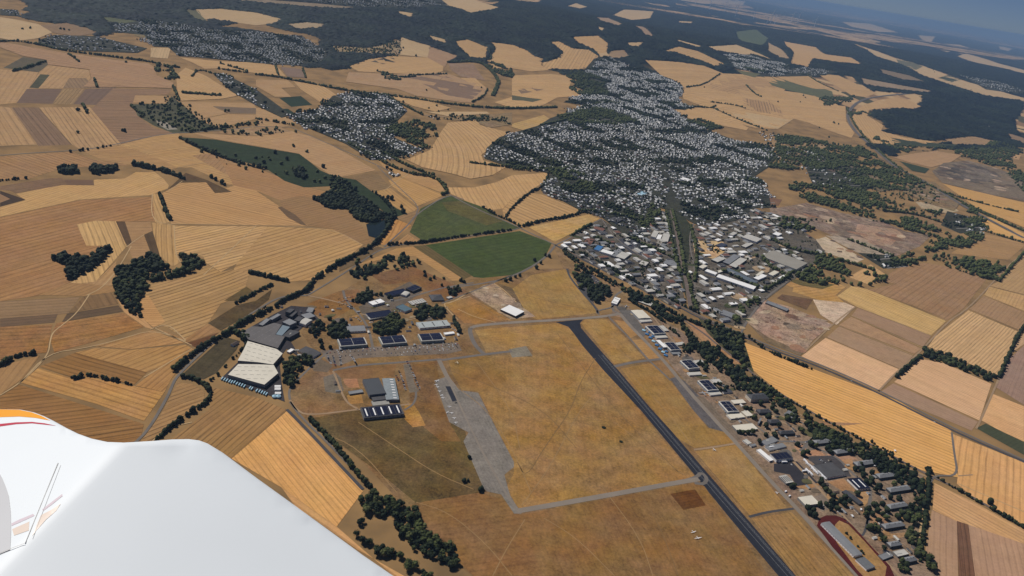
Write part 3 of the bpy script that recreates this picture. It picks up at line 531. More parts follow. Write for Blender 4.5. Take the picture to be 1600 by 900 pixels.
# built-up ground under the towns and works
TOWNG = ['175,40;230,30;290,40;320,45;400,50;470,58;515,84;505,95;470,103;400,99;340,93;300,89;280,88;262,74;240,73;225,55;180,50',
 '490,0;560,0;690,0;700,8;640,14;570,12;500,5','455,180;500,170;520,150;560,145;600,148;625,160;635,175;620,190;615,215;660,235;600,250;580,250;540,225;500,208;470,196',
 '928,92;945,88;985,105;1015,112;1050,124;1066,133;1068,145;1060,152;1062,160;1085,168;1070,172;1050,171;1075,190;1110,205;1150,220;1200,228;1215,245;1200,262;1180,275;1200,300;1205,325;1180,325;1150,345;1120,350;1090,352;1075,345;1055,330;1030,325;1020,345;1010,370;985,375;940,340;905,328;880,315;845,298;850,285;860,272;830,264;800,263;757,248;760,232;780,215;805,207;840,197;860,185;880,178;900,170;915,165;880,160;905,150;915,145;900,130;905,118',
 '1130,86;1180,85;1235,103;1230,118;1200,115;1150,108','60,63;85,55;150,57;230,76;215,83;130,80;60,70','0,14;28,16;32,26;0,24','335,118;350,116;400,140;455,180;440,184;400,165;360,142',
 '875,385;905,365;940,342;985,372;1040,330;1055,400;1070,470;1060,485;1000,452;930,415','1085,352;1120,350;1180,328;1215,335;1240,350;1275,375;1290,395;1260,425;1235,440;1195,470;1170,500;1160,515;1120,500;1085,485;1075,420;1078,380',
 '1250,240;1290,235;1330,262;1380,290;1340,300;1270,290','1480,330;1520,340;1545,360;1500,365;1470,352','1340,395;1400,400;1420,415;1380,420','1180,120;1200,110;1260,105;1310,112;1290,118;1220,120','1500,118;1560,128;1600,142;1600,148;1540,140']
GPOLY = [GP(t) for t in TOWNG]
for i_, t_ in enumerate(TOWNG): sheet('ground', P(t_), (100, 92, 80) if i_ in (8, 9) else (62, 62, 50), None, 30, .1, 1.5, 0)
# paved areas
CONC = (150, 142, 130)
def pave(s, c, name='apron', mo=.7, st=.25, edge=0): sheet(name, P(s), c, edge, 9, st, mo, 0)
pave('679,595;697,589;703,592;718,610;747,614;777,673;803,722;803,730;788,742;797,775;815,803;803,803;783,773;760,768;755,762;724,690;732,676;702,660', (134, 126, 116), edge=5, mo=.75)
pave('696,604;706,604;716,626;707,628', (52, 54, 62), mo=.3); pave('795,546;822,541;832,556;800,559', (140, 130, 112))
pave('1047,592;1058,588;1070,596;1112,640;1138,677;1108,669;1082,640', (104, 98, 96), edge=3); pave('965,483;985,485;1010,520;1005,528;985,508', (112, 106, 100))
pave('480,562;500,560;520,572;512,582;490,580', (118, 102, 82))
pave('505,590;525,583;532,590;537,610;530,616;508,612', (122, 110, 94)); pave('500,548;560,543;640,540;715,535;722,548;700,553;620,557;560,560;530,572;512,565', (126, 112, 98))
pave('630,570;640,568;648,600;655,612;640,614;636,600', (124, 112, 96)); pave('372,566;345,592;415,616;445,628;440,600;436,560;448,545;470,560;452,530;475,510;498,498;480,480;455,478;430,490;376,520;388,560', (66, 62, 64), 'yard', .5)
pave('1209,725;1245,721;1278,755;1245,760;1234,742;1209,737', (58, 56, 60), 'yard', .4, .1); pave('1256,714;1300,712;1320,725;1330,745;1295,745;1268,722', (78, 74, 74), 'yard', .5)
pave('1262,780;1290,770;1305,790;1285,800', (140, 124, 108), 'yard', .6); pave('1080,620;1150,690;1160,686;1100,620', (128, 112, 94), 'yard', .8)
pave('1250,690;1285,686;1290,700;1262,705', (128, 114, 98), 'yard', .6); pave('1330,838;1345,845;1372,880;1360,885', (150, 116, 74), 'yard', .6)
pave('900,440;908,437;925,462;928,474;912,462', (80, 78, 80), 'car_park', .4); pave('917,430;925,428;952,452;958,458;948,460', (84, 80, 80), 'car_park', .4)
pave('965,375;985,368;1030,392;1015,402;985,395', (74, 74, 80), 'car_park', .4); pave('1082,375;1130,378;1135,392;1115,405;1085,395', (206, 172, 124), 'yard', 1.2)
pave('560,480;640,440;660,455;640,470;600,500;570,500', (110, 98, 84), 'yard', .7)
def patches(s, n, rad, cols, seed, name='ground', mo=1.0):
    r = np.random.default_rng(seed); w = GP(s); x0, y0 = w.min(0); x1, y1 = w.max(0); t = 0
    while n and t < 2000:
        t += 1; q = r.uniform((x0, y0), (x1, y1))
        if not inpoly(q[None], w)[0]: continue
        a = r.uniform(*rad); b = a * r.uniform(.35, .9); th = r.uniform(-.3, .9); ph = np.linspace(0, 2 * PI, 9)[:-1]
        e = np.c_[a * np.cos(ph), b * np.sin(ph)] * r.uniform(.75, 1.2, (8, 1)); e = e @ np.array([[math.cos(th), math.sin(th)], [-math.sin(th), math.cos(th)]]) + q
        e = smooth(np.r_[e, e[:1]], 1)[:-1]; sheet(name, e, cols[r.integers(len(cols))], None, 14, .15, mo, world=True); n -= 1
EARTH = [(176, 152, 128), (148, 128, 110), (104, 88, 74), (196, 172, 142), (128, 100, 82), (160, 122, 96)]
patches('1200,318;1260,317;1312,332;1375,345;1415,362;1437,385;1397,402;1300,368;1240,343', 34, (12, 60), EARTH, 3); patches('1458,267;1512,252;1562,265;1590,280;1590,305;1540,300;1480,284', 26, (14, 60), EARTH[:3], 4)
patches('1290,368;1395,396;1336,411;1256,381', 12, (8, 30), EARTH, 5); patches('1174,472;1235,482;1300,507;1256,552;1170,505', 26, (8, 40), EARTH, 6); patches('1430,283;1500,320;1490,330;1340,275', 16, (14, 50), EARTH, 7)
patches('1240,236;1340,262;1380,282;1240,262', 14, (14, 50), EARTH, 8); patches('737,459;773,443;808,474;835,497;798,497', 14, (5, 22), [(196, 176, 150), (150, 130, 108), (176, 150, 120)], 9)
for k_, (a_, sd_) in enumerate([(TOWNG[8], 11), (TOWNG[9], 12)]): patches(a_, 34, (14, 48), [(150, 144, 134), (64, 62, 62), (120, 112, 102), (176, 150, 118), (74, 80, 52), (90, 86, 84), (70, 74, 48)], sd_, 'yard', .8)
patches('960,475;1050,520;1110,565;1180,625;1300,695;1440,750;1440,860;1400,880;1300,790;1160,680;1050,560', 46, (6, 24), [(176, 136, 92), (120, 104, 84), (158, 138, 112), (96, 92, 60), (168, 128, 84), (104, 98, 92)], 13, 'ground', .8)
patches('480,480;560,455;660,450;690,480;720,520;560,520;500,520', 30, (6, 24), [(176, 136, 90), (120, 104, 80), (158, 138, 108), (104, 96, 62), (110, 100, 92)], 14, 'ground', .8)
# the stadium
def ring(name, s, w, m_col, z):
    o = GP(s); c = o.mean(0); o = smooth(np.r_[o, o[:1]], 2)[:-1]
    d = o - c; L_ = np.hypot(d[:, 0], d[:, 1])[:, None]; inn = c + d * (L_ - w) / L_
    n = len(o); V = np.r_[np.c_[o, np.full(n, z)], np.c_[inn, np.full(n, z)]]
    me = mesh(name, V, [(i, (i + 1) % n, n + (i + 1) % n, n + i) for i in range(n)])
    if me.polygons[0].normal.z < 0: me.flip_normals()
    tag(link(name, me, m_col), None, None, None, 'structure')
sheet('running_track', P('1276,822;1280,811;1290,806;1305,806;1320,811;1332,822;1362,855;1390,885;1399,905;1345,905;1300,855'), (88, 34, 30), None, 10, .1, .5)
sheet('field', P('1311,814;1325,820;1352,848;1385,886;1382,905;1352,905;1338,890;1308,850;1300,835;1305,820'), (164, 126, 80), None, 10, .1, .7)
# pond
pm = mat('pond_water', (.012, .018, .015), .08, .2, .02, spec=.15)
o = sheet('pond', P('572,351;583,346;600,344;607,348;604,360;598,368;587,372;576,369'), (40, 55, 60), None, 10, 0, 0); o.data.materials[0] = pm; o['kind'] = 'structure'
# ------------------------------------------------------------------ runway, taxiways, roads, railway
RWY = GP('868,503.5;911,499.5;906,505;908,513;920,527;933,542;967,580;1018,640;1050,675;1097,730;1168,812;1243,900;1300,967;1270,967;1216,900;1142,812;1075,730;1000,640;944,580;910,540;897,522;888,511')
r_ = sheet('runway', RWY, (48, 50, 58), ((911, 530), (1230, 900)), 12, .18, .45, world=True, z=.86)
LIGHTR = mat('worn_concrete', alb((142, 130, 116))[:3], .9, .14, .02); MIDR = mat('road_surface', alb((118, 110, 102))[:3], .9, .16, .03)
DARKR = mat('dark_asphalt', alb((76, 74, 76))[:3], .9, .16, .03); TRACK = mat('dusty_track', alb((196, 164, 118))[:3], .95, .14, .02)
DUST = mat('pale_dirt', alb((166, 138, 106))[:3], .95, .14, .02); PAINT = mat('marking_paint', (.25, .25, .25), .7, .2, .3)
def seg(n, pts, w, m, z=.9, sm=2, off=0.0): return road(n, pts, w, m, z, sm, off)
for o_ in (0, 10.5, 12.6, 15.0): seg('runway_marking', '935,555;1036,675;1120,774;1230,900;1262,937', .4 if o_ else .6, PAINT, .9, 0, o_)
for i_ in range(8):                                        # threshold bars by the far end
    a_ = g(914, 530); b_ = g(1230, 900); d_ = (b_ - a_) / np.hypot(*(b_ - a_)); n_ = np.array([-d_[1], d_[0]])
seg('taxiway', '735,513;745,509;800,504;870,500.5;912,497.5;950,494;968,490', 15, LIGHTR, .92); seg('taxiway', '735,513;734,520;741,538;752,550;756,553', 14, MIDR, .92)
seg('taxiway', '690,563;750,555;800,549', 11, MIDR, .92); seg('taxiway', '686,563;692,576;700,592;710,604', 13, LIGHTR, .93); seg('taxiway', '520,579;560,571;620,567;690,561.5', 9, MIDR, .93)
seg('taxiway', '808,799;900,783;1000,765;1060,754;1092,749', 15, LIGHTR, .92, 1); seg('taxiway', '1068,752;1088,746;1096,738;1105,748;1100,757;1085,755', 10, MIDR, .91, 1)
seg('taxiway', '703,600;745,690;775,745;810,802', 5, LIGHTR, .94, 1); seg('taxiway', '960,573;990,566;1035,561', 12, MIDR, .92); seg('taxiway', '950,494;960,505;985,530;1012,562;1030,578;1048,595', 7, MIDR, .93)
seg('taxiway', '968,490;985,510;1010,535;1040,567;1075,610;1120,660;1150,692;1200,748;1250,800;1290,845;1340,900;1360,925', 14, LIGHTR, .93, 1)
seg('taxiway', '1084,703;1110,700;1150,693', 7, DUST, .92); seg('taxiway', '1170,808;1200,800;1240,795', 7, DARKR, .92)
# perimeter and west side
for p_, w_, m_ in [('0,243;60,238.5;130,234.5;180,226;240,212;280,207.5;350,204;400,197;455,199', 7, MIDR),
  ('455,199;520,228;590,258;622,275', 6, MIDR), ('175,0', 1, MIDR)][:2]: seg('road', p_, w_, m_)
for p_, w_, m_ in [
 ('208,695;232,672;262,620;268,605;275,590;300,565;325,542;350,522;378,500;400,485;440,462;480,462', 7, MIDR), ('480,462;530,432;560,412;600,386;650,380;720,371;800,360;810,357', 6, MIDR),
 ('600,386;640,350;650,335;700,303;725,312', 7, MIDR), ('650,335;655,322;620,290;590,260', 5, MIDR), ('695,300;740,325;800,350;830,365;868,383', 8, MIDR), ('868,383;855,400;830,418;800,432;765,442;700,450', 9, MIDR),
 ('868,383;895,370;915,355;940,342', 7, MIDR), ('868,383;885,393;927,414;960,432;1008,453;1035,466;1067,483;1085,493;1110,504;1160,525;1200,544;1250,562;1285,575;1375,615;1485,672;1600,722;1640,740', 11, DARKR),
 ('875,384;893,394;935,416;968,434;1014,453;1041,466;1074,483;1092,493;1117,504;1167,525;1205,542;1255,560;1290,573;1380,613;1490,670;1600,719;1640,737', 9, MIDR),
 ('1255,552;1300,507;1336,480', 6, DUST), ('1372,612;1405,577;1440,548;1480,503;1512,483;1546,447;1575,415;1600,395', 6, DUST), ('1525,670;1532,657;1552,612;1575,558;1600,512', 6, DUST),
 ('448,640;480,672;520,715;567,765', 8, DARKR), ('453,625;451,612;458,600;500,560;520,545', 6, MIDR), ('453,625;462,640;480,650;560,640;640,632', 6, DUST), ('453,628;470,652;520,700;572,755', 6, MIDR),
 ('520,580;525,590;532,610;542,630;560,640', 6, DUST), ('632,641;645,633;650,622;650,612', 6, MIDR), ('690,474;740,455;800,430', 6, MIDR), ('536,454;540,470;560,490;575,510;583,545', 8, MIDR), ('540,470;600,475;650,462;690,450;740,442', 7, MIDR),
 ('480,462;520,470;552,480', 6, DUST), ('560,490;610,500;650,500;700,480', 5, DUST), ('736,455;705,474;690,474;715,500', 4, TRACK), ('715,483;740,495;775,504', 3, TRACK), ('772,443;790,455;808,474', 4, TRACK),
 ('886,420;890,433;905,452;930,480;935,490', 9, DARKR), ('936,492;930,486;960,480;962,470', 7, MIDR), ('968,490;955,485;960,462;972,455', 9, MIDR), ('0,560', 1, MIDR)][:-1]:
    seg('road', p_, w_, m_)
for p_, w_, m_ in [('1188,656;1212,690;1230,712;1250,732;1280,765;1300,785;1330,822;1360,855;1395,890;1410,905', 9, DUST), ('1144,640;1170,660;1190,672;1212,690', 7, MIDR),
 ('1250,705;1275,683;1262,665;1240,655', 9, MIDR), ('1212,690;1235,690;1260,692;1275,683', 8, MIDR), ('1275,700;1310,715;1330,740;1360,760;1360,780;1355,820', 8, MIDR), ('1360,790;1350,840;1340,832', 5, DARKR),
 ('1000,470;1040,520;1075,560;1100,590;1140,620;1200,650;1240,668', 6, DUST), ('1300,700;1330,710', 5, MIDR), ('1200,650;1260,655;1310,682;1370,715;1430,740;1443,755;1442,800;1434,850', 5, TRACK),
 ('1487,676;1491,710;1497,744;1465,743;1455,748;1452,765', 6, MIDR), ('1455,748;1440,742;1380,716;1300,674;1250,648', 6, DUST), ('1497,744;1520,742', 4, DUST)]: seg('road', p_, w_, m_)
# farm tracks
for p_ in ['140,460;120,490;95,510;82,520;78,535;76,552;60,572;30,600;0,618','30,600;75,552;130,545;190,530;237,515;290,533','235,515;262,505;290,532','268,350;400,352;520,357;567,383','278,262;340,250;395,262','238,303;236,345;270,352','262,300;285,283',
 '205,385;185,420;160,450;135,462','225,367;208,378;198,386','285,250;345,250','1497,756;1600,800','58,226;0,228','272,352;274,397;282,410','225,590;300,545','300,540;240,512','1330,493;1442,544','1311,509;1427,555','1340,480;1455,525','300,660;262,668;232,695',
 '735,463;694,475','400,353;340,410;318,430','600,298;640,270','455,205;590,258']: seg('path', p_, 3.2, TRACK, .88)
WORN = mat('worn_grass', alb((162, 129, 84))[:3], .95, .2, .03); WORN2 = mat('brown_grass', alb((132, 102, 62))[:3], .95, .2, .03)
for i_, p_ in enumerate(['808,722;822,748;850,700;893,640;905,600;930,560','815,790;860,730;905,640;945,600','720,610;760,640;800,700;830,770','705,580;760,600;850,640;900,700','960,660;1000,690;1055,735;1070,742','745,566;800,640;812,700','870,520;900,560;960,640;1060,738','850,810;900,840;960,900','820,812;790,860;770,900','1000,770;1030,820;1060,900','940,760;1000,840;1020,900','650,785;700,800;760,850;800,900','1100,760;1150,830;1195,900','1095,720;1130,760;1160,800','990,590;1040,640;1080,695','800,455;850,470;925,485','560,660;620,700;680,740;740,765','500,675;560,700;620,770','1185,815;1230,860;1270,900','742,470;770,490;790,505','930,512;960,540;990,566']): seg('path', p_, 2.0, WORN if i_ % 3 else WORN2, .87)
# railway
seg('railway', '1022,300;1040,312;1048,325;1056,360;1063,400;1072,440;1079,482', 15, RAILM, .95); seg('railway', '1030,471;1065,498;1100,521;1122,540;1160,569;1180,588;1217,614;1262,641;1305,665;1362,695;1440,738;1500,765;1600,825;1640,850', 9, RAILM, .95)
seg('road', '1085,345;1075,375;1088,430;1080,480', 6, MIDR); seg('road', '1230,440;1190,470;1165,505;1157,522', 8, MIDR); seg('road', '1070,408;1160,440;1200,470', 6, MIDR); seg('road', '985,372;1040,400;1060,410', 6, MIDR); seg('road', '940,342;960,372;1000,400;1050,430', 6, MIDR)
# motorway
MW = '1600,372;1560,352;1500,320;1450,287;1400,263;1360,227;1336,206;1323,185;1328,170;1345,156;1378,150;1425,146'
seg('motorway', MW, 34, MIDR, 1.2); seg('motorway', MW, 6, DARKR, 1.5); seg('motorway', '1350,232;1385,255;1450,285', 8, MIDR, 1.2)
print("NEXTZ",NEXTZ[0])
# ------------------------------------------------------------------ trees
def ico(sub):
    bm = bmesh.new(); bmesh.ops.create_icosphere(bm, subdivisions=sub, radius=1)
    V = np.array([v.co[:] for v in bm.verts]); F = np.array([[v.index for v in f.verts] for f in bm.faces]); bm.free(); return V, F
IV0, IF0 = ico(1); IV1, IF1 = ico(2)
def crown_mesh(seed, wide=1.0, tall=1.0, n_l=16, poplar=False):
    """unit crown (radius ~1): many lobes with a rough leafy surface and loose leaf clumps round them"""
    r = np.random.default_rng(seed); Vs, Fs = [], []; k = 0
    for i in range(n_l):
        a = r.uniform(0, 2 * PI); q = r.uniform(0, 1) ** .6 * .62; h = r.uniform(-.45, .75)
        q *= math.sqrt(max(.1, 1 - (h / 1.05) ** 2)); c = np.array([q * math.cos(a) * wide, q * math.sin(a) * wide, h * tall])
        rad = r.uniform(.26, .46) * (1.15 - .4 * max(h, 0))
        V = IV1 * (1 + r.normal(0, .12, (len(IV1), 1))) * rad * np.array([1, 1, .85]) + c
        Vs.append(V); Fs.append(IF1 + k); k += len(V)
    nl = 260                                         # leaf clumps: small tilted faces over the shell
    d = r.normal(size=(nl, 3)); d /= np.linalg.norm(d, axis=1)[:, None]; d[:, 2] = d[:, 2] * .8 + .12
    c = d * r.uniform(.72, 1.06, (nl, 1)) * np.array([wide, wide, tall * .95])
    for j in range(nl):
        u = r.normal(size=3); u /= np.linalg.norm(u); v = np.cross(u, r.normal(size=3)); v /= np.linalg.norm(v); s = r.uniform(.07, .16)
        Vs.append(np.array([c[j] - u * s, c[j] + v * s * .8, c[j] + u * s])); Fs.append(np.array([[0, 1, 2]]) + k); k += 3
    return npmesh('crown', np.vstack(Vs), np.vstack(Fs))
CROWNS = [crown_mesh(i, 1, .8 + .06 * i) for i in range(5)]; POPL = [crown_mesh(20 + i, .42, 1.9, 18) for i in range(2)]
for m_ in CROWNS + POPL: m_.materials.append(LEAF)
CROWNS2 = [c.copy() for c in CROWNS[:3]]
for m_ in CROWNS2: m_.materials.clear(); m_.materials.append(LEAF2)
def trunk_me():
    V, F = [], []; n = 6
    prof = [(0, .11), (.5, .075), (1.3, .05)]
    for z, r in prof:
        for i in range(n): a = 2 * PI * i / n; V.append((r * math.cos(a), r * math.sin(a), z))
    for j in range(2):
        for i in range(n): F.append((j * n + i, j * n + (i + 1) % n, (j + 1) * n + (i + 1) % n, (j + 1) * n + i))
    for k in range(3):                                # limbs
        a = k * 2.1; b = len(V); e = (.55 * math.cos(a), .55 * math.sin(a), 1.35)
        V += [(.05, 0, .8), (-.03, .04, .8), (-.03, -.04, .8), e]; F += [(b, b + 1, b + 3), (b + 1, b + 2, b + 3), (b + 2, b, b + 3)]
    me = mesh('trunk', V, F); me.materials.append(BARK); return me
TRUNK = trunk_me()
TREES = []     # (x, y, radius, kind, group key, order)
def hedge(key, s, width=10, step=9, r=(4, 7), kind=0, keep=1.0, z=0):
    keep = min(keep, .9); r = (r[0] * .7, r[1] * 1.12); step *= .78
    ln = smooth(GP(s), 1); L = np.r_[0, np.cumsum(np.hypot(*np.diff(ln, axis=0).T))]; t = 0; k = 0
    rows = max(1, int(width / 9))
    while t < L[-1]:
        for j in range(rows):
            if rng.random() > keep: continue
            q = np.array([np.interp(t, L, ln[:, 0]), np.interp(t, L, ln[:, 1])])
            i = min(len(ln) - 2, np.searchsorted(L, t, 'right') - 1); d = ln[i + 1] - ln[i]; d = d / (np.hypot(*d) + 1e-9)
            q = q + np.array([-d[1], d[0]]) * ((j + .5) / rows - .5) * width + rng.normal(0, 1.2, 2)
            TREES.append((q[0], q[1], rng.uniform(*r), kind, key, k)); k += 1
        t += step * rng.uniform(.75, 1.25)
def grove(key, s, step=11, r=(4.5, 8), kind=0, keep=.92):
    r = (r[0] * .7, r[1] * 1.1)
    w = GP(s); w = rough(w, .07, 9) if key != 'far' else rough(w, .16, 50); x0, y0 = w.min(0); x1, y1 = w.max(0)
    gx, gy = np.meshgrid(np.arange(x0, x1 + step, step), np.arange(y0, y1 + step, step)); gx = gx + (np.arange(gx.shape[0]) % 2)[:, None] * step / 2
    q = np.c_[gx.ravel(), gy.ravel()] + rng.normal(0, step * .22, (gx.size, 2)); q = q[inpoly(q, w)]; q = q[rng.random(len(q)) < keep]
    for k, (x, y) in enumerate(q): TREES.append((x, y, rng.uniform(*r), kind, key, k))
def single(key, s, r=(5, 7), kind=0):
    for k, (x, y) in enumerate(GP(s)): TREES.append((x, y, rng.uniform(*r), kind, key, k))
# ---- near: the airfield's south corner
hedge('in the long hedge beside the narrow lane', '484,655;500,672;520,693;548,728;568,752;580,765', 9, 7, (5, 7))
grove('in the dense corner wood of the airfield', '562,778;585,765;605,778;628,792;650,800;655,815;632,820;610,812;590,812;568,802', 11, (6, 9))
grove('in the long wood below the corner wood', '612,820;640,815;672,835;690,845;715,860;722,880;705,888;690,880;660,868;640,855;620,840', 11, (6, 9))
single('standing alone by the circular dirt track', '562,820;566,817', (6, 7)); grove('in the clump below the dirt circle', '553,833;560,838;585,845;583,855;568,850;556,840', 10, (5, 7))
grove('in the row between wing and parking lane', '586,862;600,855;625,865;628,872;610,876;590,870', 10, (5, 8)); grove('in the round clump beside the parking lane', '630,878;640,872;652,880;650,892;636,892', 10, (6, 8)); grove('in the clump at the bottom edge beside the parking lane','650,895;664,890;680,905;655,910', 10, (5, 8))
single('on the brown grass left of the grey apron', '725,753;731,752;753,765;750,768;733,716', (3.5, 5))
# ---- works and airfield village
grove('in the grove beside the cream factory yard', '442,572;452,560;468,562;470,582;465,600;452,605;445,590', 12, (6, 9)); grove('in the clump between the factory and the brown-roofed shed', '470,562;478,558;488,565;485,575;472,578', 11, (5, 8))
grove('in the narrow clump below the factory grove', '443,592;455,590;455,602;446,602', 10, (5, 7)); grove('in the grove beside the two dark factory roofs', '482,515;500,502;508,505;508,515;490,525', 11, (5, 8))
grove('in the grove behind the first solar hangar', '512,512;520,508;535,502;542,505;545,520;550,525;530,532;513,525', 11, (5, 8)); single('on the brown grass left of the first solar hangar', '492,527;501,535;503,544;516,545;515,500;505,516', (5, 7))
grove('in the grove behind the second solar hangar', '582,512;595,508;605,495;622,493;630,503;625,518;605,525;585,522', 11, (6, 9)); grove('in the grove behind the third solar hangar', '645,488;660,480;685,480;695,488;690,498;650,500', 11, (5, 8))
hedge('in the curved hedge beside the grey-roofed hall', '708,498;712,508;717,516;718,520', 9, 8, (5, 6.5)); grove('in the clump by the white flat-roofed office', '550,472;560,462;575,452;582,458;580,468;560,476', 11, (5, 8)); single('beside the white flat-roofed office', '588,462;595,462;612,468;608,466', (5, 7))
grove('in the conifer clump by the old road', '700,452;715,448;722,455;712,462;702,460', 11, (5, 7)); single('along the lane by the pyramid-roofed hall', '690,447;678,435;672,438;665,432;720,440;725,442;693,436', (4.5, 6.5))
grove('in the tree belt along the lane south of the green fields', '548,428;560,420;600,402;615,400;605,418;590,425;565,432;550,435', 11, (5, 8), 0, .75); grove('in the tree knot at the top of the brown paddock', '622,402;630,398;638,404;640,416;628,418', 11, (5, 7)); single('scattered on the brown paddock', '645,410;652,408;655,412;663,426;617,418;580,402;664,432', (4, 6))
hedge('in the hedge along the stream west of the village', '612,342;604,362;590,378;575,390;545,405;520,418;500,432;490,440', 12, 9, (5, 8)); hedge('in the hedge between the big stubble field and the airfield lane', '490,440;480,455;462,462;445,470;430,480', 14, 9, (5, 8))
hedge('in the hedge along the lane to the cream factory', '430,480;400,495;375,507;350,525;330,535;310,548;290,563;270,580', 12, 9, (5, 7.5)); grove('in the dark grove beside the grey factory roofs', '366,517;380,520;390,530;385,535;372,528', 10, (5, 7))
hedge('in the hedge below the big stubble field', '390,427;410,431;430,436;452,441', 8, 9, (5, 7)); hedge('in the short hedge below the brown wedge field', '370,475;382,468;400,458;420,448;432,443', 8, 9, (4, 6)); hedge('in the ditch hedge beside the curved stubble field', '283,589;300,592;318,600;325,608;330,618;322,630;300,645;280,658;262,672;245,688', 9, 8, (4, 6))
hedge('in the hedge beside the dark green paddock', '330,595;340,588;350,575;365,560;385,540', 5, 12, (3, 5), 0, .7)
hedge('in the conifer row above the cream factory', '370,510;385,500;400,492;415,480', 4, 12, (3, 5), 2, .8)
# ---- green fields and hedgerows in the middle
hedge('in the hedgerow between the two green fields', '607,383;660,380;720,370;800,360', 6, 10, (4, 6)); hedge('in the hedge behind the upper green field', '752,323;775,337;800,347;812,355', 6, 11, (4, 6)); hedge('in the hedge along the ribbed tan field', '817,354;850,345;885,340;912,332;925,330', 8, 11, (5, 7))
hedge('in the hedge above the tan fields by the town', '790,340;800,325;825,303;850,292;857,272', 6, 12, (4, 6)); single('in the tree rows by the roundabout', '835,408;845,412;838,420;852,400;858,402;812,432;797,438;805,434;790,440', (5, 7))
grove('in the grove around the pond', '490,313;520,298;555,302;575,317;590,332;615,340;607,352;600,344;572,348;562,346;540,327;515,327', 12, (6, 9)); grove('in the tree group on the green meadow', '517,275;545,287;560,300;520,297', 14, (6, 9), 0, .6); grove('in the meadow thicket', '458,265;470,262;482,275;475,282;462,275', 14, (6, 9), 0, .6)
single('in the meadow', '400,248;412,255;405,262;430,240;448,250;415,264;505,262;606,310;627,325;630,333;612,312', (7, 10)); hedge('in the hedge along the edge of the meadow', '280,216;300,226;325,237;350,248;380,257;405,263', 8, 13, (5, 8)); hedge('along the pond stream', '582,300;600,312;615,330;618,342', 12, 12, (5, 8), 0, .8)
grove('in the dark grove on the tan valley side', '82,405;100,398;110,404;135,406;150,398;168,386;171,391;160,406;130,428;110,441;108,421;98,411', 12, (6, 9)); grove('in the large dark wood between the stubble fields', '178,447;179,425;206,413;235,396;267,419;235,426;229,441;233,458;217,466;222,499;198,483;181,458', 12, (6, 9))
grove('in the crescent wood below the tan field', '280,400;305,402;322,412;305,423;264,437;231,442;235,433;280,423;296,413;284,407', 12, (6, 9)); hedge('in the thick hedge on the field terrace', '208,258;230,263;255,268;275,275;289,281', 13, 11, (7, 10)); hedge('in the thin hedge between two stubble fields', '248,303;256,322;266,346', 7, 11, (5, 8))
grove('in the copse on the upper field', '91,266;100,262;122,262;125,271;110,273;92,270', 14, (8, 11)); grove('in the twin copse on the upper field', '142,266;146,260;165,263;178,261;182,267;165,272;145,272', 14, (8, 11)); single('on the upper stubble fields', '133,171;136,177;122,173;195,206;192,205;330,278;337,282;347,287;351,290', (7, 9))
hedge('in the dark hedge at the left edge', '0,573;10,567;20,560;35,556;55,553', 9, 11, (5, 8)); hedge('in the zigzag hedge in the stubble', '113,591;122,593;132,586;150,588;170,594;190,598;208,603', 5, 10, (3, 5), 0, .8)
hedge('in the hedge at the road', '0,283;30,280;45,279', 4, 14, (4, 6)); hedge('in the roadside hedge', '110,238;150,233;180,227', 4, 22, (4, 6), 0, .6)
# ---- belt between the camp and the railway
grove('in the grove behind the runway end', '896,433;917,429;930,450;948,450;950,458;938,470;928,474;919,465;920,458;909,444', 12, (6, 9)); grove('in the belt behind the pale hangar', '982,458;998,462;1025,472;1038,488;1067,505;1067,512;1040,500;1025,490;1010,475;985,468', 13, (6, 9))
hedge('in the garden row behind the pale hangar', '982,468;995,478;1010,485;1025,495;1040,506', 5, 11, (5, 6.5)); hedge('in the short row behind the blue stalls', '1047,515;1055,520;1062,527', 4, 11, (4, 6))
grove('in the tree belt behind the solar hangars', '1064,514;1082,520;1092,535;1120,547;1150,577;1170,592;1195,607;1225,622;1245,640;1240,650;1200,625;1170,612;1140,592;1100,562;1078,540', 13, (5.5, 8.5))
grove('in the tree belt behind the camp', '1245,642;1290,670;1330,692;1380,712;1430,742;1443,760;1440,774;1420,768;1400,752;1370,735;1330,710;1300,702;1270,684', 13, (5.5, 8.5)); grove('beside the garden of the camp', '1420,775;1442,775;1438,810;1425,825;1412,800;1420,790', 13, (5, 8)); grove('in the scrub at the foot of the camp', '1415,830;1432,835;1450,870;1465,890;1440,890;1425,865;1415,850', 13, (5, 8))
hedge('in the straight tall hedge beside the pink field', '1450,742;1449,770;1445,810;1440,850', 13, 8, (4.5, 6)); grove('in the green wedge beside the railway', '1097,503;1115,506;1157,522;1162,540;1174,578;1150,562;1125,540', 14, (5, 8)); hedge('in the hedge along the main road', '905,395;940,412;970,430;1020,455;1060,475;1095,492', 8, 11, (4.5, 7))
hedge('in the second hedge along the main road', '882,398;930,425;965,445;1000,462;1060,495;1100,512', 9, 12, (4.5, 7)); hedge('scattered beside the car park lane', '880,390;900,410;915,425;945,435;965,450', 26, 13, (4.5, 7), 0, .55); hedge('in the railway hedge', '1175,586;1215,615;1260,642;1300,664;1360,695;1430,735', 5, 14, (3.5, 5))
hedge('in the hedge behind the orange field', '1170,528;1200,550;1240,567;1270,578', 8, 12, (4, 6), 0, .8); hedge('in the field hedge on the right', '1465,748;1490,762;1525,783;1560,802;1600,826', 5, 10, (3.5, 5)); single('at the railway crossing', '1449,735;1546,787;1452,738', (6, 7.5)); hedge('on the railway bank', '1362,692;1380,702;1395,709', 6, 9, (3, 4))
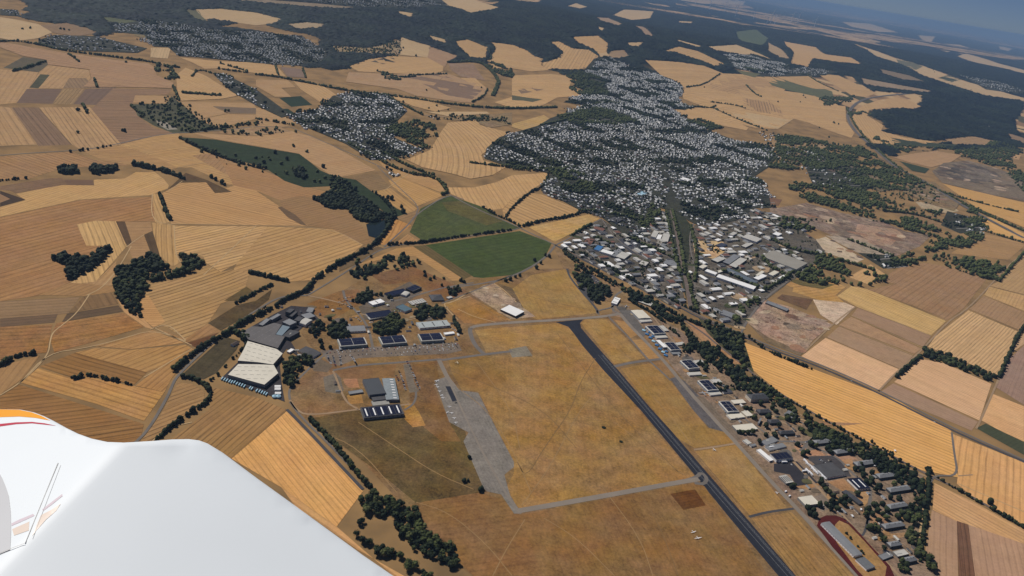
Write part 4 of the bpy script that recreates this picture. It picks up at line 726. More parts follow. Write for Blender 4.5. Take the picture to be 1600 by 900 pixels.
grove('in the thicket between the two stubble fields on the right', '1440,546;1472,551;1557,588;1550,598;1500,578;1475,568;1440,556', 13, (5, 8), 0, .8); hedge('in the ditch hedge on the right', '1400,590;1420,572;1440,556', 9, 10, (5, 7)); hedge('in the hedge at the right edge', '1560,590;1575,556;1590,525;1600,510', 8, 11, (5, 7))
# camp gardens
for key, s in [('between the first camp blocks', '1196,668;1200,655;1188,633;1172,640;1178,655;1170,620;1165,640;1206,640;1212,645;1208,633'), ('in front of the grey camp blocks', '1216,668;1249,672;1252,676;1196,682;1175,678;1168,678;1160,678;1154,677;1209,682;1185,693;1211,683'),
 ('on the lawn by the crossroads', '1246,697;1261,708;1254,712;1266,697;1273,700;1292,704;1296,708;1299,702'), ('in the row beside the asphalt yard', '1281,757;1286,762;1290,768;1295,773;1301,777;1282,754'), ('between the slim grey shed and the blocks', '1320,780;1327,785;1338,774;1358,758;1352,755;1360,753;1346,738;1348,745;1374,763;1368,770;1371,762'),
 ('along the inner camp road', '1366,792;1370,800;1362,805;1378,790;1385,800;1372,815;1366,825;1355,800;1352,808;1384,812;1370,830;1358,828;1363,828;1378,806'), ('by the lower camp blocks', '1390,780;1404,781;1408,805;1415,812;1402,810;1420,805;1380,846;1376,842;1430,800;1422,830;1430,840;1380,860'),
 ('beside the block with the white car', '1383,720;1372,736;1380,741;1400,738;1392,732;1344,728;1335,735;1362,741;1408,757;1396,760'), ('at the top of the stadium', '1262,796;1270,800;1280,792;1290,790;1298,788;1305,790;1312,785;1272,808;1264,805;1318,790;1308,797;1296,797'),
 ('in the infield of the stadium', '1340,855;1345,862;1348,866;1322,835;1328,842')]: single(key, s, (5.5, 8.5) if 'infield' not in key else (2.5, 3.5))
single('by the helicopter yard', '1236,762;1240,760', (5, 6)); grove('in the copse by the camp crossroads', '1222,655;1232,648;1248,655;1246,662;1228,662', 12, (5, 8)); grove('in the copse beside the road junction', '1263,690;1275,672;1290,672;1302,680;1300,688;1280,690', 12, (5, 8)); grove('in the thicket by the fifth hangar', '1114,598;1128,600;1140,610;1132,615;1118,610', 12, (4, 6))
grove('in the thicket behind the fourth hangar', '1086,567;1100,566;1112,578;1100,580', 12, (4, 6)); grove('in the thicket behind the third hangar', '1062,540;1075,540;1082,550;1068,552', 12, (5, 7)); grove('in the garden behind the sixth hangar', '1140,602;1165,600;1170,610;1150,612', 13, (4, 6)); grove('behind the blocks at the foot of the camp', '1398,875;1412,880;1430,892;1415,900;1400,890', 12, (5, 8))
# far hedges, copses and woods made of tree masses
FAR = []
def blotchy(x, y): return math.sin(x / 83 + 2 * math.sin(y / 121)) + math.sin(y / 67 + 1.7 * math.sin(x / 101)) + .8 * math.sin((x + y) / 37) + .7 * math.sin((x - 1.3 * y) / 51)
def fgrove(s, step=15, r=(5, 10.5), keep=.9, kk=0): n = len(TREES); grove('far', s, step, r, 0, keep); new = [t for t in TREES[n:] if blotchy(t[0], t[1]) > -1.1 + (1.0 if t[0] > 1500 else 0) or rng.random() < .12]; FAR.extend(new); del TREES[n:]
def fhedge(s, width=10, step=14, r=(6, 9), keep=1.0): n = len(TREES); hedge('far', s, width, step, r, 0, keep); FAR.extend(TREES[n:]); del TREES[n:]
for s in ['240,108;262,104;275,112;280,122;270,126;248,124','595,118;602,112;614,118;612,126;602,124','765,100;772,98;800,110;800,122;775,114','885,120;905,112;930,118;948,135;950,150;930,148;905,148;895,135;890,128',
  '880,180;930,168;980,180;1000,192;960,196;890,192','615,198;650,190;682,202;665,216;640,218;615,212','1073,188;1110,190;1130,200;1105,202','1280,155;1300,152;1335,150;1330,160;1290,166','1140,105;1120,100;1200,112;1180,112',
  '1363,182;1340,172;1330,185;1345,175','1272,405;1320,415;1328,425;1310,445;1280,446;1255,440;1240,432;1262,424','1320,436;1330,445;1345,447;1360,444;1384,441;1388,436;1360,448;1330,448','1440,402;1480,400;1570,412;1562,440;1500,425;1460,412','1395,405;1420,398;1450,408;1440,415;1400,420',
  '1200,205;1290,222;1340,228;1392,262;1440,285;1420,300;1380,296;1330,285;1290,262;1200,262','1240,285;1300,288;1350,300;1400,318;1470,330;1465,342;1400,328;1380,345;1370,342;1310,328;1262,314;1240,305','1360,345;1420,340;1500,368;1530,365;1535,372;1500,392;1440,396;1450,378;1460,366;1415,360','1495,330;1530,328;1545,358;1530,364;1500,345',
  '1220,340;1245,345;1275,360;1262,362;1225,350','1230,365;1238,350;1215,352','1172,482;1160,500;1155,512;1150,490;1165,470;1185,465','1400,238;1370,215;1340,215;1400,226;1500,232;1560,222;1600,235;1600,300;1560,262;1500,245;1510,235;1450,232','850,264;870,265;930,290;925,300;880,285;860,275',
  '1020,320;1032,335;1025,352;1005,360;995,350','640,215;665,225;680,232;660,236;635,222']: fgrove(s)
for s, k_ in [('207,163;260,162;268,150;300,175;330,195;365,200;300,208;240,196;215,181', .3), ('520,72;575,75;627,62;625,84;590,86;525,82', .35), ('690,186;760,180;800,195;740,190', .3), ('350,204;440,200;455,205;330,208', .2), ('590,388;650,412;665,440;600,445;540,440', .05), ('820,236;900,262;860,264', .3), ('1180,228;1290,240;1240,262;1205,262', .25), ('1300,240;1440,285;1470,320;1300,300', .12), ('1215,330;1300,345;1240,350', .2), ('1120,520;1178,582;1150,570', .5), ('870,388;960,445;1000,470;930,470;890,425', .1), ('300,228;480,255;560,300;440,280', .05)]:
    n = len(TREES); grove('far', s, 15, (4, 8.5), 0, k_); FAR.extend(TREES[n:]); del TREES[n:]
for s, w in [('0,66;22,64;60,70;100,80;180,90;235,97;262,104;280,106',12),('400,117;430,120;470,128;520,138;560,145;600,149;650,155;720,166;800,171;870,168',26),('286,146;345,150',22),('205,166;215,175;225,180',16),('270,135;276,148;280,158',12),('345,100;400,116;340,108',10),('430,103;435,118',7),('473,108;478,122',7),
  ('590,112;625,122;650,120',5),('640,118;700,116',5),('738,160;755,152;762,140',9),('700,98;745,96;762,105;780,125;775,140;770,150',30),('762,76;770,94;755,92',12),('600,148;640,170;660,180',8),('720,190;745,185;790,190',10),('735,255;790,262;860,265',10),('545,225;590,250;637,272;680,277;697,297',9),('600,240;640,262;680,275',16),
  ('695,292;700,302;690,305',12),('1068,165;1110,170;1118,166',6),('1072,137;1100,133;1125,116',5),('1110,160;1150,165;1165,170',9),('1165,133;1180,148;1190,152',11),('1115,170;1160,190;1200,205',8),('1260,117;1280,130;1310,143',12),('1323,170;1340,205;1400,262;1450,290;1530,330;1600,362',13),('1500,318;1560,345;1600,362',9),
  ('1540,362;1575,373;1600,380',7),('1300,405;1340,415;1370,425',6),('1350,428;1388,436',7),('1560,440;1600,395',6),('1050,330;1060,365;1066,400;1070,430',14),('1040,330;1052,390;1062,430',10),('1078,352;1090,400;1085,440',12),('1075,430;1082,470;1090,485',7),('845,196;870,192;905,182;940,170',14),('860,270;900,300;925,300;980,308',12),
  ('905,330;960,335;1000,345',8),('800,265;850,268;900,262',8),('1380,330;1430,335;1470,348',6),('1470,300;1530,318;1590,332',6),('20,112;45,106;72,97',5),('107,85;118,92;123,97',8),('148,125;152,137',14),('130,165;136,176',8),('300,120;310,108;340,118;365,122',6),('400,186;460,196',9),('305,205;345,200;380,195;412,192',10),
  ('1010,385;1040,398;1058,408',7),('985,372;1015,388',6),('930,372;960,385',7),('895,368;925,350',7),('1130,425;1165,440;1185,452',7),('1195,455;1220,440;1240,425',12),('1170,400;1190,402;1205,420;1225,430',12),('1205,375;1240,392;1290,400',10),('905,170;945,160;980,165',12),('1410,410;1445,405',8),('1325,375;1360,388;1395,402',5),
  ('390,140;398,150',10)]: fhedge(s, w)
for s in ['35,46;48,45;95,46;100,47;108,48;122,208;197,98;240,161','330,150;352,175;357,174;290,205;300,206;320,205;345,203;370,200;388,196;400,196','860,247;560,80;585,78;610,76;650,88;470,100;500,103;512,104','666,142;752,138;630,160;685,175;1100,137;1302,192;1310,195','1255,150;1258,153;1250,160;1215,160','1310,300;1318,298;1335,330;1360,332;1330,312',
          '403,210;458,229;462,207;480,238;670,170;682,166;700,172','1295,215;1280,200;1303,193;1268,106','1458,110;1460,113;1480,116;1503,125;1517,141']:
    n = len(TREES); single('far', s, (7, 10)); FAR.extend(TREES[n:]); del TREES[n:]
# ------------------------------------------------------------------ far woods: one canopy surface of tree tops per wood
CLEAR = FPOLY + GPOLY
CBB = [(p.min(0), p.max(0)) for p in CLEAR]
def cleared(q):
    r = np.zeros(len(q), bool)
    for p, (a, b) in zip(CLEAR, CBB):
        m = (q[:, 0] > a[0]) & (q[:, 0] < b[0]) & (q[:, 1] > a[1]) & (q[:, 1] < b[1])
        if m.any(): r[np.where(m)[0][inpoly(q[m], p)]] = True
    return r
def forest(s, step, hgt=(6, 20), extra=None):
    w = rough(GP(s), .12, 90); x0, y0 = w.min(0); x1, y1 = w.max(0)
    gx, gy = np.meshgrid(np.arange(x0, x1 + step, step), np.arange(y0, y1 + step, step)); ny, nx = gx.shape
    J = rng.normal(0, step * .22, (2, ny, nx)); gx = gx + J[0]; gy = gy + J[1]
    h = rng.uniform(hgt[0], hgt[1], (ny, nx)) + rng.normal(0, 1.5, (ny, nx))
    cx = (gx[:-1, :-1] + gx[1:, 1:]) / 2; cy = (gy[:-1, :-1] + gy[1:, 1:]) / 2
    q = np.c_[cx.ravel(), cy.ravel()]; q2 = q + rng.normal(0, step * .5, q.shape)
    ok = inpoly(q2, w); idx = np.where(ok)[0]; ok[idx] = ~cleared(q2[idx]); ok = ok.reshape(ny - 1, nx - 1)
    inn = np.zeros((ny, nx), int)                      # rim vertices drop to the ground
    inn[:-1, :-1] += ok; inn[1:, :-1] += ok; inn[:-1, 1:] += ok; inn[1:, 1:] += ok
    h = np.where(inn >= 4, h, rng.uniform(-.5, 4, (ny, nx))); h = np.where(inn == 3, h + 3, h)
    Z = hz(gx, gy) + h + 1.0; I = np.arange(ny * nx).reshape(ny, nx)
    a, b, c, d = I[:-1, :-1][ok], I[:-1, 1:][ok], I[1:, 1:][ok], I[1:, :-1][ok]
    if len(a) == 0: return
    F = np.r_[np.c_[a, b, c], np.c_[a, c, d]]
    V = np.c_[gx.ravel(), gy.ravel(), Z.ravel()]; u, inv = np.unique(F, return_inverse=True)
    me = npmesh('forest', V[u], inv.reshape(F.shape)); tag(link('forest', me, CANOPY), None, None, None, 'stuff')
forest('33,-3;400,-3;700,-3;760,10;780,18;790,18;810,20;850,25;880,70;870,95;850,98;765,80;760,100;700,98;620,60;600,88;520,110;480,104;500,60;400,30;300,60;230,35;150,60;80,36;30,26', 17, (5, 22))
forest('760,12;885,-3;1000,-3;1060,0;1100,18;1160,40;1260,50;1345,75;1500,127;1600,160;1600,228;1500,222;1420,214;1375,206;1380,195;1355,180;1362,172;1430,166;1445,150;1370,148;1330,120;1270,108;1230,105;1180,85;1130,112;1065,98;1010,96;1060,130;1030,118;940,92;920,110;930,120;905,118;895,122;860,110;800,75;765,75', 19, (5, 22))
forest('1345,72;1230,45;1300,48;1400,60;1450,70;1510,88;1600,118;1600,153;1500,124', 26, (8, 18))
forest('1150,-2;1330,30;1420,44;1520,62;1602,78;1602,108;1510,84;1440,66;1300,40;1180,15', 40, (8, 20))
forest('480,80;530,86;560,84;590,86;625,84;600,90;560,94;545,104;500,106;472,105', 17, (9, 16)); forest('150,35;230,33;290,42;330,40;470,56;520,85;500,90;400,60;240,40;180,52', 17, (7, 14))
forest('1350,225;1410,232;1390,244;1360,232', 14); forest('1480,222;1600,228;1600,240;1500,234;1440,236;1400,232', 14)
# merged tree masses
def blobs(name, T, V0, F0, squash=.95, material=None, chunk=None):
    T = np.array([(t[0], t[1], t[2]) for t in T])
    if not len(T): return
    n = len(T); k = len(V0); r = rng.normal(1, .17, (n, k, 1)); sz = np.c_[T[:, 2] * rng.uniform(.85, 1.15, n), T[:, 2] * rng.uniform(.85, 1.15, n), T[:, 2] * rng.uniform(.9, 1.3, n) * squash]
    V = V0[None] * r * sz[:, None, :]; V[:, :, 0] += T[:, 0:1]; V[:, :, 1] += T[:, 1:2]
    V[:, :, 2] += (hz(T[:, 0], T[:, 1]) + sz[:, 2] * .95 + .5)[:, None]
    F = (F0[None] + (np.arange(n) * k)[:, None, None]).reshape(-1, F0.shape[1])
    me = npmesh(name, V.reshape(-1, 3), F); return tag(link(name, me, material or LEAF), None, None, None, 'stuff')
FAR = [t for t in FAR]
# each far tree is two or three offset blobs
def lobed(T):
    out = []
    for t in T:
        out.append(t)
        for _ in range(2):
            a = rng.uniform(0, 2 * PI); out.append((t[0] + .55 * t[2] * math.cos(a), t[1] + .55 * t[2] * math.sin(a), t[2] * rng.uniform(.5, .75)))
    return out
blobs('woodland', lobed(FAR), IV0, IF0)
# individual trees: the 300 that show largest
def dist(t): return math.hypot(math.hypot(t[0], t[1]), H)
def onscreen(t):
    x, y = topx((t[0], t[1], 5)); return -5 < x < 1605 and y < 905
def hidden(t):     # behind the wing
    x, y = topx((t[0], t[1], 5)); return y > np.interp(x, [0, 80, 190, 270, 318, 400, 450, 520, 612], [640, 656, 690, 687, 690, 748, 783, 835, 900]) + 3 and x < 625
TREES = [t for t in TREES if onscreen(t) and not hidden(t)]
TREES.sort(key=lambda t: -t[2] / dist(t))
NEAR, REST = TREES[:285], TREES[285:]
blobs('tree_belt', lobed(REST), IV1, IF1, 1.0)
bykey = {}
for t in NEAR: bykey.setdefault(t[4], []).append(t)
for key, L_ in bykey.items():
    L_.sort(key=lambda t: topx((t[0], t[1], 5))[0]); 
    for i, t in enumerate(L_):
        x, y, r, kind, _, _ = t; th = r * rng.uniform(.35, .5)
        root = empty('broadleaf_tree', (x, y, 0), rng.uniform(0, 6.28))
        tk = bpy.data.objects.new('trunk', TRUNK); C.objects.link(tk); tk.parent = root; tk.scale = (r * .75, r * .75, r)
        light = rng.random() < .12
        cmesh = (POPL if kind == 2 else CROWNS2 if light else CROWNS); cm = cmesh[rng.integers(len(cmesh))]
        cr = bpy.data.objects.new('crown', cm); C.objects.link(cr); cr.parent = root; cr.scale = (r, r, r * rng.uniform(.85, 1.1)); cr.location = (0, 0, r * .95 + th * .5)
        pos = nth(i + 1) + ' from left, ' if len(L_) > 1 else ''
        tag(root, ('pale ' if light else 'dark ') + 'tree, ' + pos + key, 'tree', 'trees ' + key)
# ------------------------------------------------------------------ houses
def house_geo(w, d, hw, hr, hip=False):
    """walls then roof of a gabled house centred on 0, ridge along x"""
    x, y = w / 2, d / 2; o = .4
    WV = [(-x, -y, 0), (x, -y, 0), (x, y, 0), (-x, y, 0), (-x, -y, hw), (x, -y, hw), (x, y, hw), (-x, y, hw), (-x, 0, hw + hr), (x, 0, hw + hr)]
    WF = [(0, 1, 5, 4), (2, 3, 7, 6), (1, 2, 6, 5), (3, 0, 4, 7)] + ([] if hip else [(5, 6, 9), (7, 4, 8)])
    k = (x - y * .9) if hip else x + o
    RV = [(-x - o, -y - o, hw - .2), (x + o, -y - o, hw - .2), (x + o, y + o, hw - .2), (-x - o, y + o, hw - .2), (-k, 0, hw + hr + .15), (k, 0, hw + hr + .15)]
    RF = [(0, 1, 5, 4), (2, 3, 4, 5)] + ([(1, 2, 5), (3, 0, 4)] if hip else [])
    return WV, WF, RV, RF
ROADPX = ['1022,300;1040,312;1048,325;1056,360;1063,400;1072,440', '868,383;895,370;940,342', '940,342;960,372;1000,400;1050,430', '985,372;1040,400;1060,410', '1070,408;1160,440;1200,470', '1085,345;1075,375;1088,430;1080,480', '1230,440;1190,470;1165,505']
ROADS = [GP(s) for s in ROADPX]
def near_road(q, r=16):
    out = np.zeros(len(q), bool)
    for L_ in ROADS:
        for a, b in zip(L_[:-1], L_[1:]):
            d = b - a; t = np.clip(((q - a) @ d) / (d @ d), 0, 1); out |= np.hypot(*(q - a - t[:, None] * d).T) < r
    return out
HOUSES = []
def blotch(q):
    x, y = q[:, 0], q[:, 1]
    return np.sin(x / 97 + 2 * np.sin(y / 143)) + np.sin(y / 81 + 1.7 * np.sin(x / 119)) + .8 * np.sin((x + y) / 47) + .7 * np.sin((x - 1.3 * y) / 61)
FGREEN = [GP(s) for s in ['880,180;930,168;980,180;1000,192;960,196;890,192', '885,120;905,112;930,118;948,135;950,150;930,148;905,148;895,135;890,128', '1020,320;1032,335;1025,352;1005,360;995,350', '615,198;650,190;682,202;665,216;640,218;615,212', '850,264;870,265;930,290;925,300;880,285;860,275']]
TREEFILL = []
STREETS = []
def town(s, place, ang, dens=.8, sx=19, sy=27, block=5, green=.8):
    w = rough(GP(s), .12, 40); c = w.mean(0); ca, sa = math.cos(ang), math.sin(ang); R_ = np.array([[ca, -sa], [sa, ca]]); lw = (w - c) @ R_
    x0, y0 = lw.min(0); x1, y1 = lw.max(0); pts = []
    j = 0; y = y0
    while y < y1:
        i = 0; x = x0
        while x < x1:
            if rng.random() < dens * .88: pts.append((x + rng.normal(0, 2.5), y + rng.normal(0, 2.5), j, i))
            x += sx * rng.uniform(.85, 1.2) + (9 if i % block == block - 1 else 0); i += 1
        y += sy * (.72 if j % 2 else 1.28); j += 1
    pts = np.array(pts); warp = 25 * np.sin(pts[:, :2][:, ::-1] / 160.0)
    q = (pts[:, :2] + warp) @ R_.T + c; ok = inpoly(q, w)
    for p in FGREEN: ok &= ~inpoly(q, p)
    ok &= ~near_road(q); ng = ok & (blotch(q) < (-1.5 if place == 'left of the railway' else -.85)); ok &= ~ng
    for k in np.where(ng)[0]:
        TREEFILL.append((q[k][0] + rng.normal(0, 5), q[k][1] + rng.normal(0, 5), rng.uniform(6, 9.5))); TREEFILL.append((q[k][0] + rng.normal(4, 5), q[k][1] + rng.normal(10, 5), rng.uniform(5, 9)))
    for p in FPOLY:
        if p.min(0)[0] > w.max(0)[0] or p.max(0)[0] < w.min(0)[0]: continue
        idx = np.where(ok)[0]
        if len(idx): ok[idx] &= ~inpoly(q[idx], p)
    yy = y0 + sy * .72 * 1.5; sm_ = mat('street', alb((140, 134, 128))[:3], .9, .1, .02); yc = y0; jj = 0
    while yc < y1:                                  # a street between every other pair of rows
        yc += sy * (.72 if jj % 2 else 1.28); jj += 1
        if jj % 4 == 1:
            L1 = np.array([[xx, yc - sy * .64] for xx in np.arange(x0, x1, 40)]); L1 = (L1 + 25 * np.sin(L1[:, ::-1] / 160.0)) @ R_.T + c; inn = inpoly(L1, w)
            runs = []; cur = []
            for p_, i_ in zip(L1, inn):
                if i_: cur.append(p_)
                else:
                    if len(cur) > 3: runs.append(np.array(cur))
                    cur = []
            if len(cur) > 3: runs.append(np.array(cur))
            for r__ in runs: 
                if r__[:, 1].max() < 6200: STREETS.append(r__)
    for k in np.where(ok)[0]:
        a = ang + (0 if rng.random() < .55 else PI / 2) + rng.normal(0, .06)
        HOUSES.append((q[k][0], q[k][1], a, rng.uniform(8.5, 13) * (1 + .7 * (rng.random() < .12)), rng.uniform(7.5, 10), rng.uniform(4.2, 6.4), rng.uniform(3, 4.6), rng.random(), rng.random(), place, pts[k][2], pts[k][3]))
        if rng.random() < green * .8: TREEFILL.append((q[k][0] + rng.normal(0, 4) + 8, q[k][1] + rng.normal(0, 6) + 10, rng.uniform(3.5, 6.5)))
        if rng.random() < green * .5: TREEFILL.append((q[k][0] + rng.normal(0, 5) - 9, q[k][1] + rng.normal(0, 6) - 9, rng.uniform(3.5, 7)))
town(TOWNG[0], 'of the far village', .3, .8, 24, 34); town(TOWNG[1], 'in the farthest village', .2, .6, 30, 40); town(TOWNG[2], 'of the meadow village', -.55, .82)
town('928,92;945,88;985,105;1015,112;1050,124;1066,133;1068,145;1060,152;1062,160;1085,168;1070,172;1050,171;1075,190;1000,196;960,196;900,200;880,180;900,170;915,165;880,160;905,150;915,145;900,130;905,118', 'of the upper town', .5, .86, 17, 25, 6, .75)
town('757,248;760,232;780,215;805,207;840,197;880,192;900,230;860,270;830,264;800,263', 'of the western quarter', -.5, .82)
town('880,192;1000,196;1075,190;1110,205;1150,220;1200,228;1215,245;1200,262;1180,275;1100,262;1030,262;940,262;860,268;900,230', 'of the town centre', .2, .74, 19, 26)
town('860,272;940,264;1030,264;1045,300;1050,325;1030,325;1020,345;1010,370;985,375;940,340;905,328;880,315;845,298;850,285', 'left of the railway', -.42, .9, 17, 24, 6, .4)
town('1034,266;1100,262;1180,277;1200,300;1205,325;1180,325;1150,345;1120,350;1090,352;1078,345;1058,330;1050,300', 'right of the railway', .62, .88, 17, 27, 8, .35)
town(TOWNG[4], 'of the right-hand hamlet', .2, .7); town(TOWNG[5], 'x', .3, .75, 40, 50, 5, .5); town(TOWNG[6], 'x', .3, .75, 40, 50, 5, .5); town(TOWNG[13], 'x', .4, .5, 26, 40); town(TOWNG[14], 'x', .4, .4, 40, 50); town(TOWNG[7], 'x', -.6, .6, 24, 30, 5, .6); town(TOWNG[10], 'among the quarries', .4, .28, 30, 36)
town(TOWNG[11], 'x', .4, .5, 26, 30); town(TOWNG[12], 'x', .4, .7, 20, 25); town('660,180;700,182;700,188;672,188', 'x', .2, .5, 25, 30); town('1185,205;1250,215;1290,240;1250,262;1215,250', 'x', .4, .35, 28, 34); town('600,262;625,262;628,272;610,278', 'x', .4, .8, 18, 22)
town('1478,196;1550,198;1590,205;1560,202', 'x', .1, .6, 30, 40); town('1300,300;1360,310;1380,318;1330,318', 'x', .3, .25, 30, 40)
for r__ in STREETS:
    a_, b_ = ribbon_pts(r__, 7.5); n_ = len(r__); z_ = hz(r__[:, 0], r__[:, 1]) + 1.0 + (r__[:, 1] > 4800) * 2.6
    me = mesh('street', np.r_[np.c_[a_, z_], np.c_[b_, z_]], [(i, n_ + i, n_ + i + 1, i + 1) for i in range(n_ - 1)])
    if me.polygons[0].normal.z < 0: me.flip_normals()
    tag(link('street', me, mat('street', (0, 0, 0))), None, None, None, 'structure')
WALLM = [HWALL[0]] * 3 + HWALL[1:]; ROOFM = [HROOF[0]] * 3 + HROOF[1:]
WN = ['white', 'white', 'white', 'cream', 'grey']; RN = ['dark slate', 'dark slate', 'dark slate', 'brown', 'red tiled']
def pick(u): return 0 if u < .42 else 3 if u < .66 else 4
def rpick(u): return 0 if u < .60 else 3 if u < .84 else 4
HOUSES.sort(key=lambda h: -(h[3] * h[5]) ** .5 / math.hypot(h[0], h[1]))
vis = [h for h in HOUSES if -5 < topx((h[0], h[1], 0))[0] < 1605 and topx((h[0], h[1], 0))[1] > -5]
def hface(h): return h[9] != 'x'
HN = [h for h in vis if hface(h)][:290]; HS = [h for h in vis if not any(h is n for n in HN)] if False else None
ids = set(id(h) for h in HN); HS = [h for h in vis if id(h) not in ids]
def place_geo(V, h): 
    V = np.array(V); c, s = math.cos(h[2]), math.sin(h[2]); z0 = float(hz(h[0], h[1])) + (2 if h[1] > 5000 else 0)
    return np.c_[V[:, 0] * c - V[:, 1] * s + h[0], V[:, 0] * s + V[:, 1] * c + h[1], V[:, 2] + z0]
VV, FF, MI = [], [], []; k0 = 0
for h in HS:
    WV, WF, RV, RF = house_geo(h[3], h[4], h[5], h[6], h[8] < .12); a, b = pick(h[7]), rpick(h[8])
    VV.append(place_geo(WV, h)); FF += [tuple(i + k0 for i in f) for f in WF]; MI += [a] * len(WF); k0 += len(WV)
    VV.append(place_geo(RV, h)); FF += [tuple(i + k0 for i in f) for f in RF]; MI += [5 + b] * len(RF); k0 += len(RV)
me = mesh('town_houses', np.vstack(VV), FF, MI); tag(link('town_houses', me, WALLM + ROOFM), None, None, None, 'stuff')
win_me = MB().box(-.6, -.06, 0, .6, .06, 1.3, True).me('window')
rowkey = {}
for h in HN: rowkey.setdefault((h[9], h[10]), []).append(h)
rows = {}
for (p, j), L_ in rowkey.items(): rows.setdefault(p, []).append((topx((*np.mean([(h[0], h[1]) for h in L_], 0), 0))[1], L_))
for p, R_ in rows.items():
    R_.sort(key=lambda r: -r[0])
    for ri, (_, L_) in enumerate(R_):
        L_.sort(key=lambda h: topx((h[0], h[1], 0))[0])
        for hi, h in enumerate(L_):
            WV, WF, RV, RF = house_geo(h[3], h[4], h[5], h[6], h[8] < .12); a, b = pick(h[7]), rpick(h[8])
            root = empty('house', (h[0], h[1], 1.8), h[2])
            link('wall', mesh('wall', WV, WF), WALLM[a], root); link('roof', mesh('roof', RV, RF), ROOFM[b], root)
            for k in range(2):
                for sgn in (-1, 1):
                    o = link('window', win_me, GLASS, root, ((k - .5) * h[3] * .5, sgn * (h[4] / 2 + .03), h[5] * .45)) if k == 0 or sgn < 0 else None
            tag(root, f"{WN[a]} house, {RN[b]} roof, {nth(hi+1)} from left, {nth(ri+1)} row from front, {p}", 'house', 'houses ' + p)
for s_ in (TOWNG[8], TOWNG[9]):
    w = GP(s_); q = rng.uniform(w.min(0), w.max(0), (1500, 2)); q = q[inpoly(q, w)]; q = q[(blotch(q * 1.7) < -.3)]
    TREEFILL += [(a, b, rng.uniform(2.5, 5.5)) for a, b in q[:420]]
blobs('town_trees', TREEFILL, IV0, IF0)
# ------------------------------------------------------------------ large buildings
def frame3(a, b, c, h):
    A, B, Cc = g(*a, h), g(*b, h), g(*c, h); u = B - A; Lx = np.hypot(*u); u = u / Lx; v = np.array([-u[1], u[0]]); D = (Cc - B) @ v
    cen = A + u * Lx / 2 + v * D / 2
    return cen, math.atan2(u[1], u[0]), Lx, abs(D)
WINM = MB().box(-.75, -.05, 0, .75, .05, 1.5, True).me('window'); WINL = MB().box(-2.2, -.06, 0, 2.2, .06, 1.4, True).me('window')
DOORM = MB().box(-2.2, -.08, 0, 2.2, .08, 4.0, True).me('door'); DOORS = MB().box(-.6, -.08, 0, .6, .08, 2.2, True).me('door')
def facade(root, L_, D, z, n, me, m, sides=(0, 1), name='window'):
    """n openings along each long side, each its own part"""
    for s in sides:
        for i in range(n):
            o = bpy.data.objects.new(name, me); C.objects.link(o); o.parent = root
            if not me.materials: me.materials.append(m)
            if s < 2: o.location = ((i + .5) / n * L_ - L_ / 2, (D / 2 + .06) * (1 if s else -1), z)
            else: o.location = ((L_ / 2 + .06) * (1 if s == 3 else -1), (i + .5) / n * D - D / 2, z); o.rotation_euler.z = PI / 2
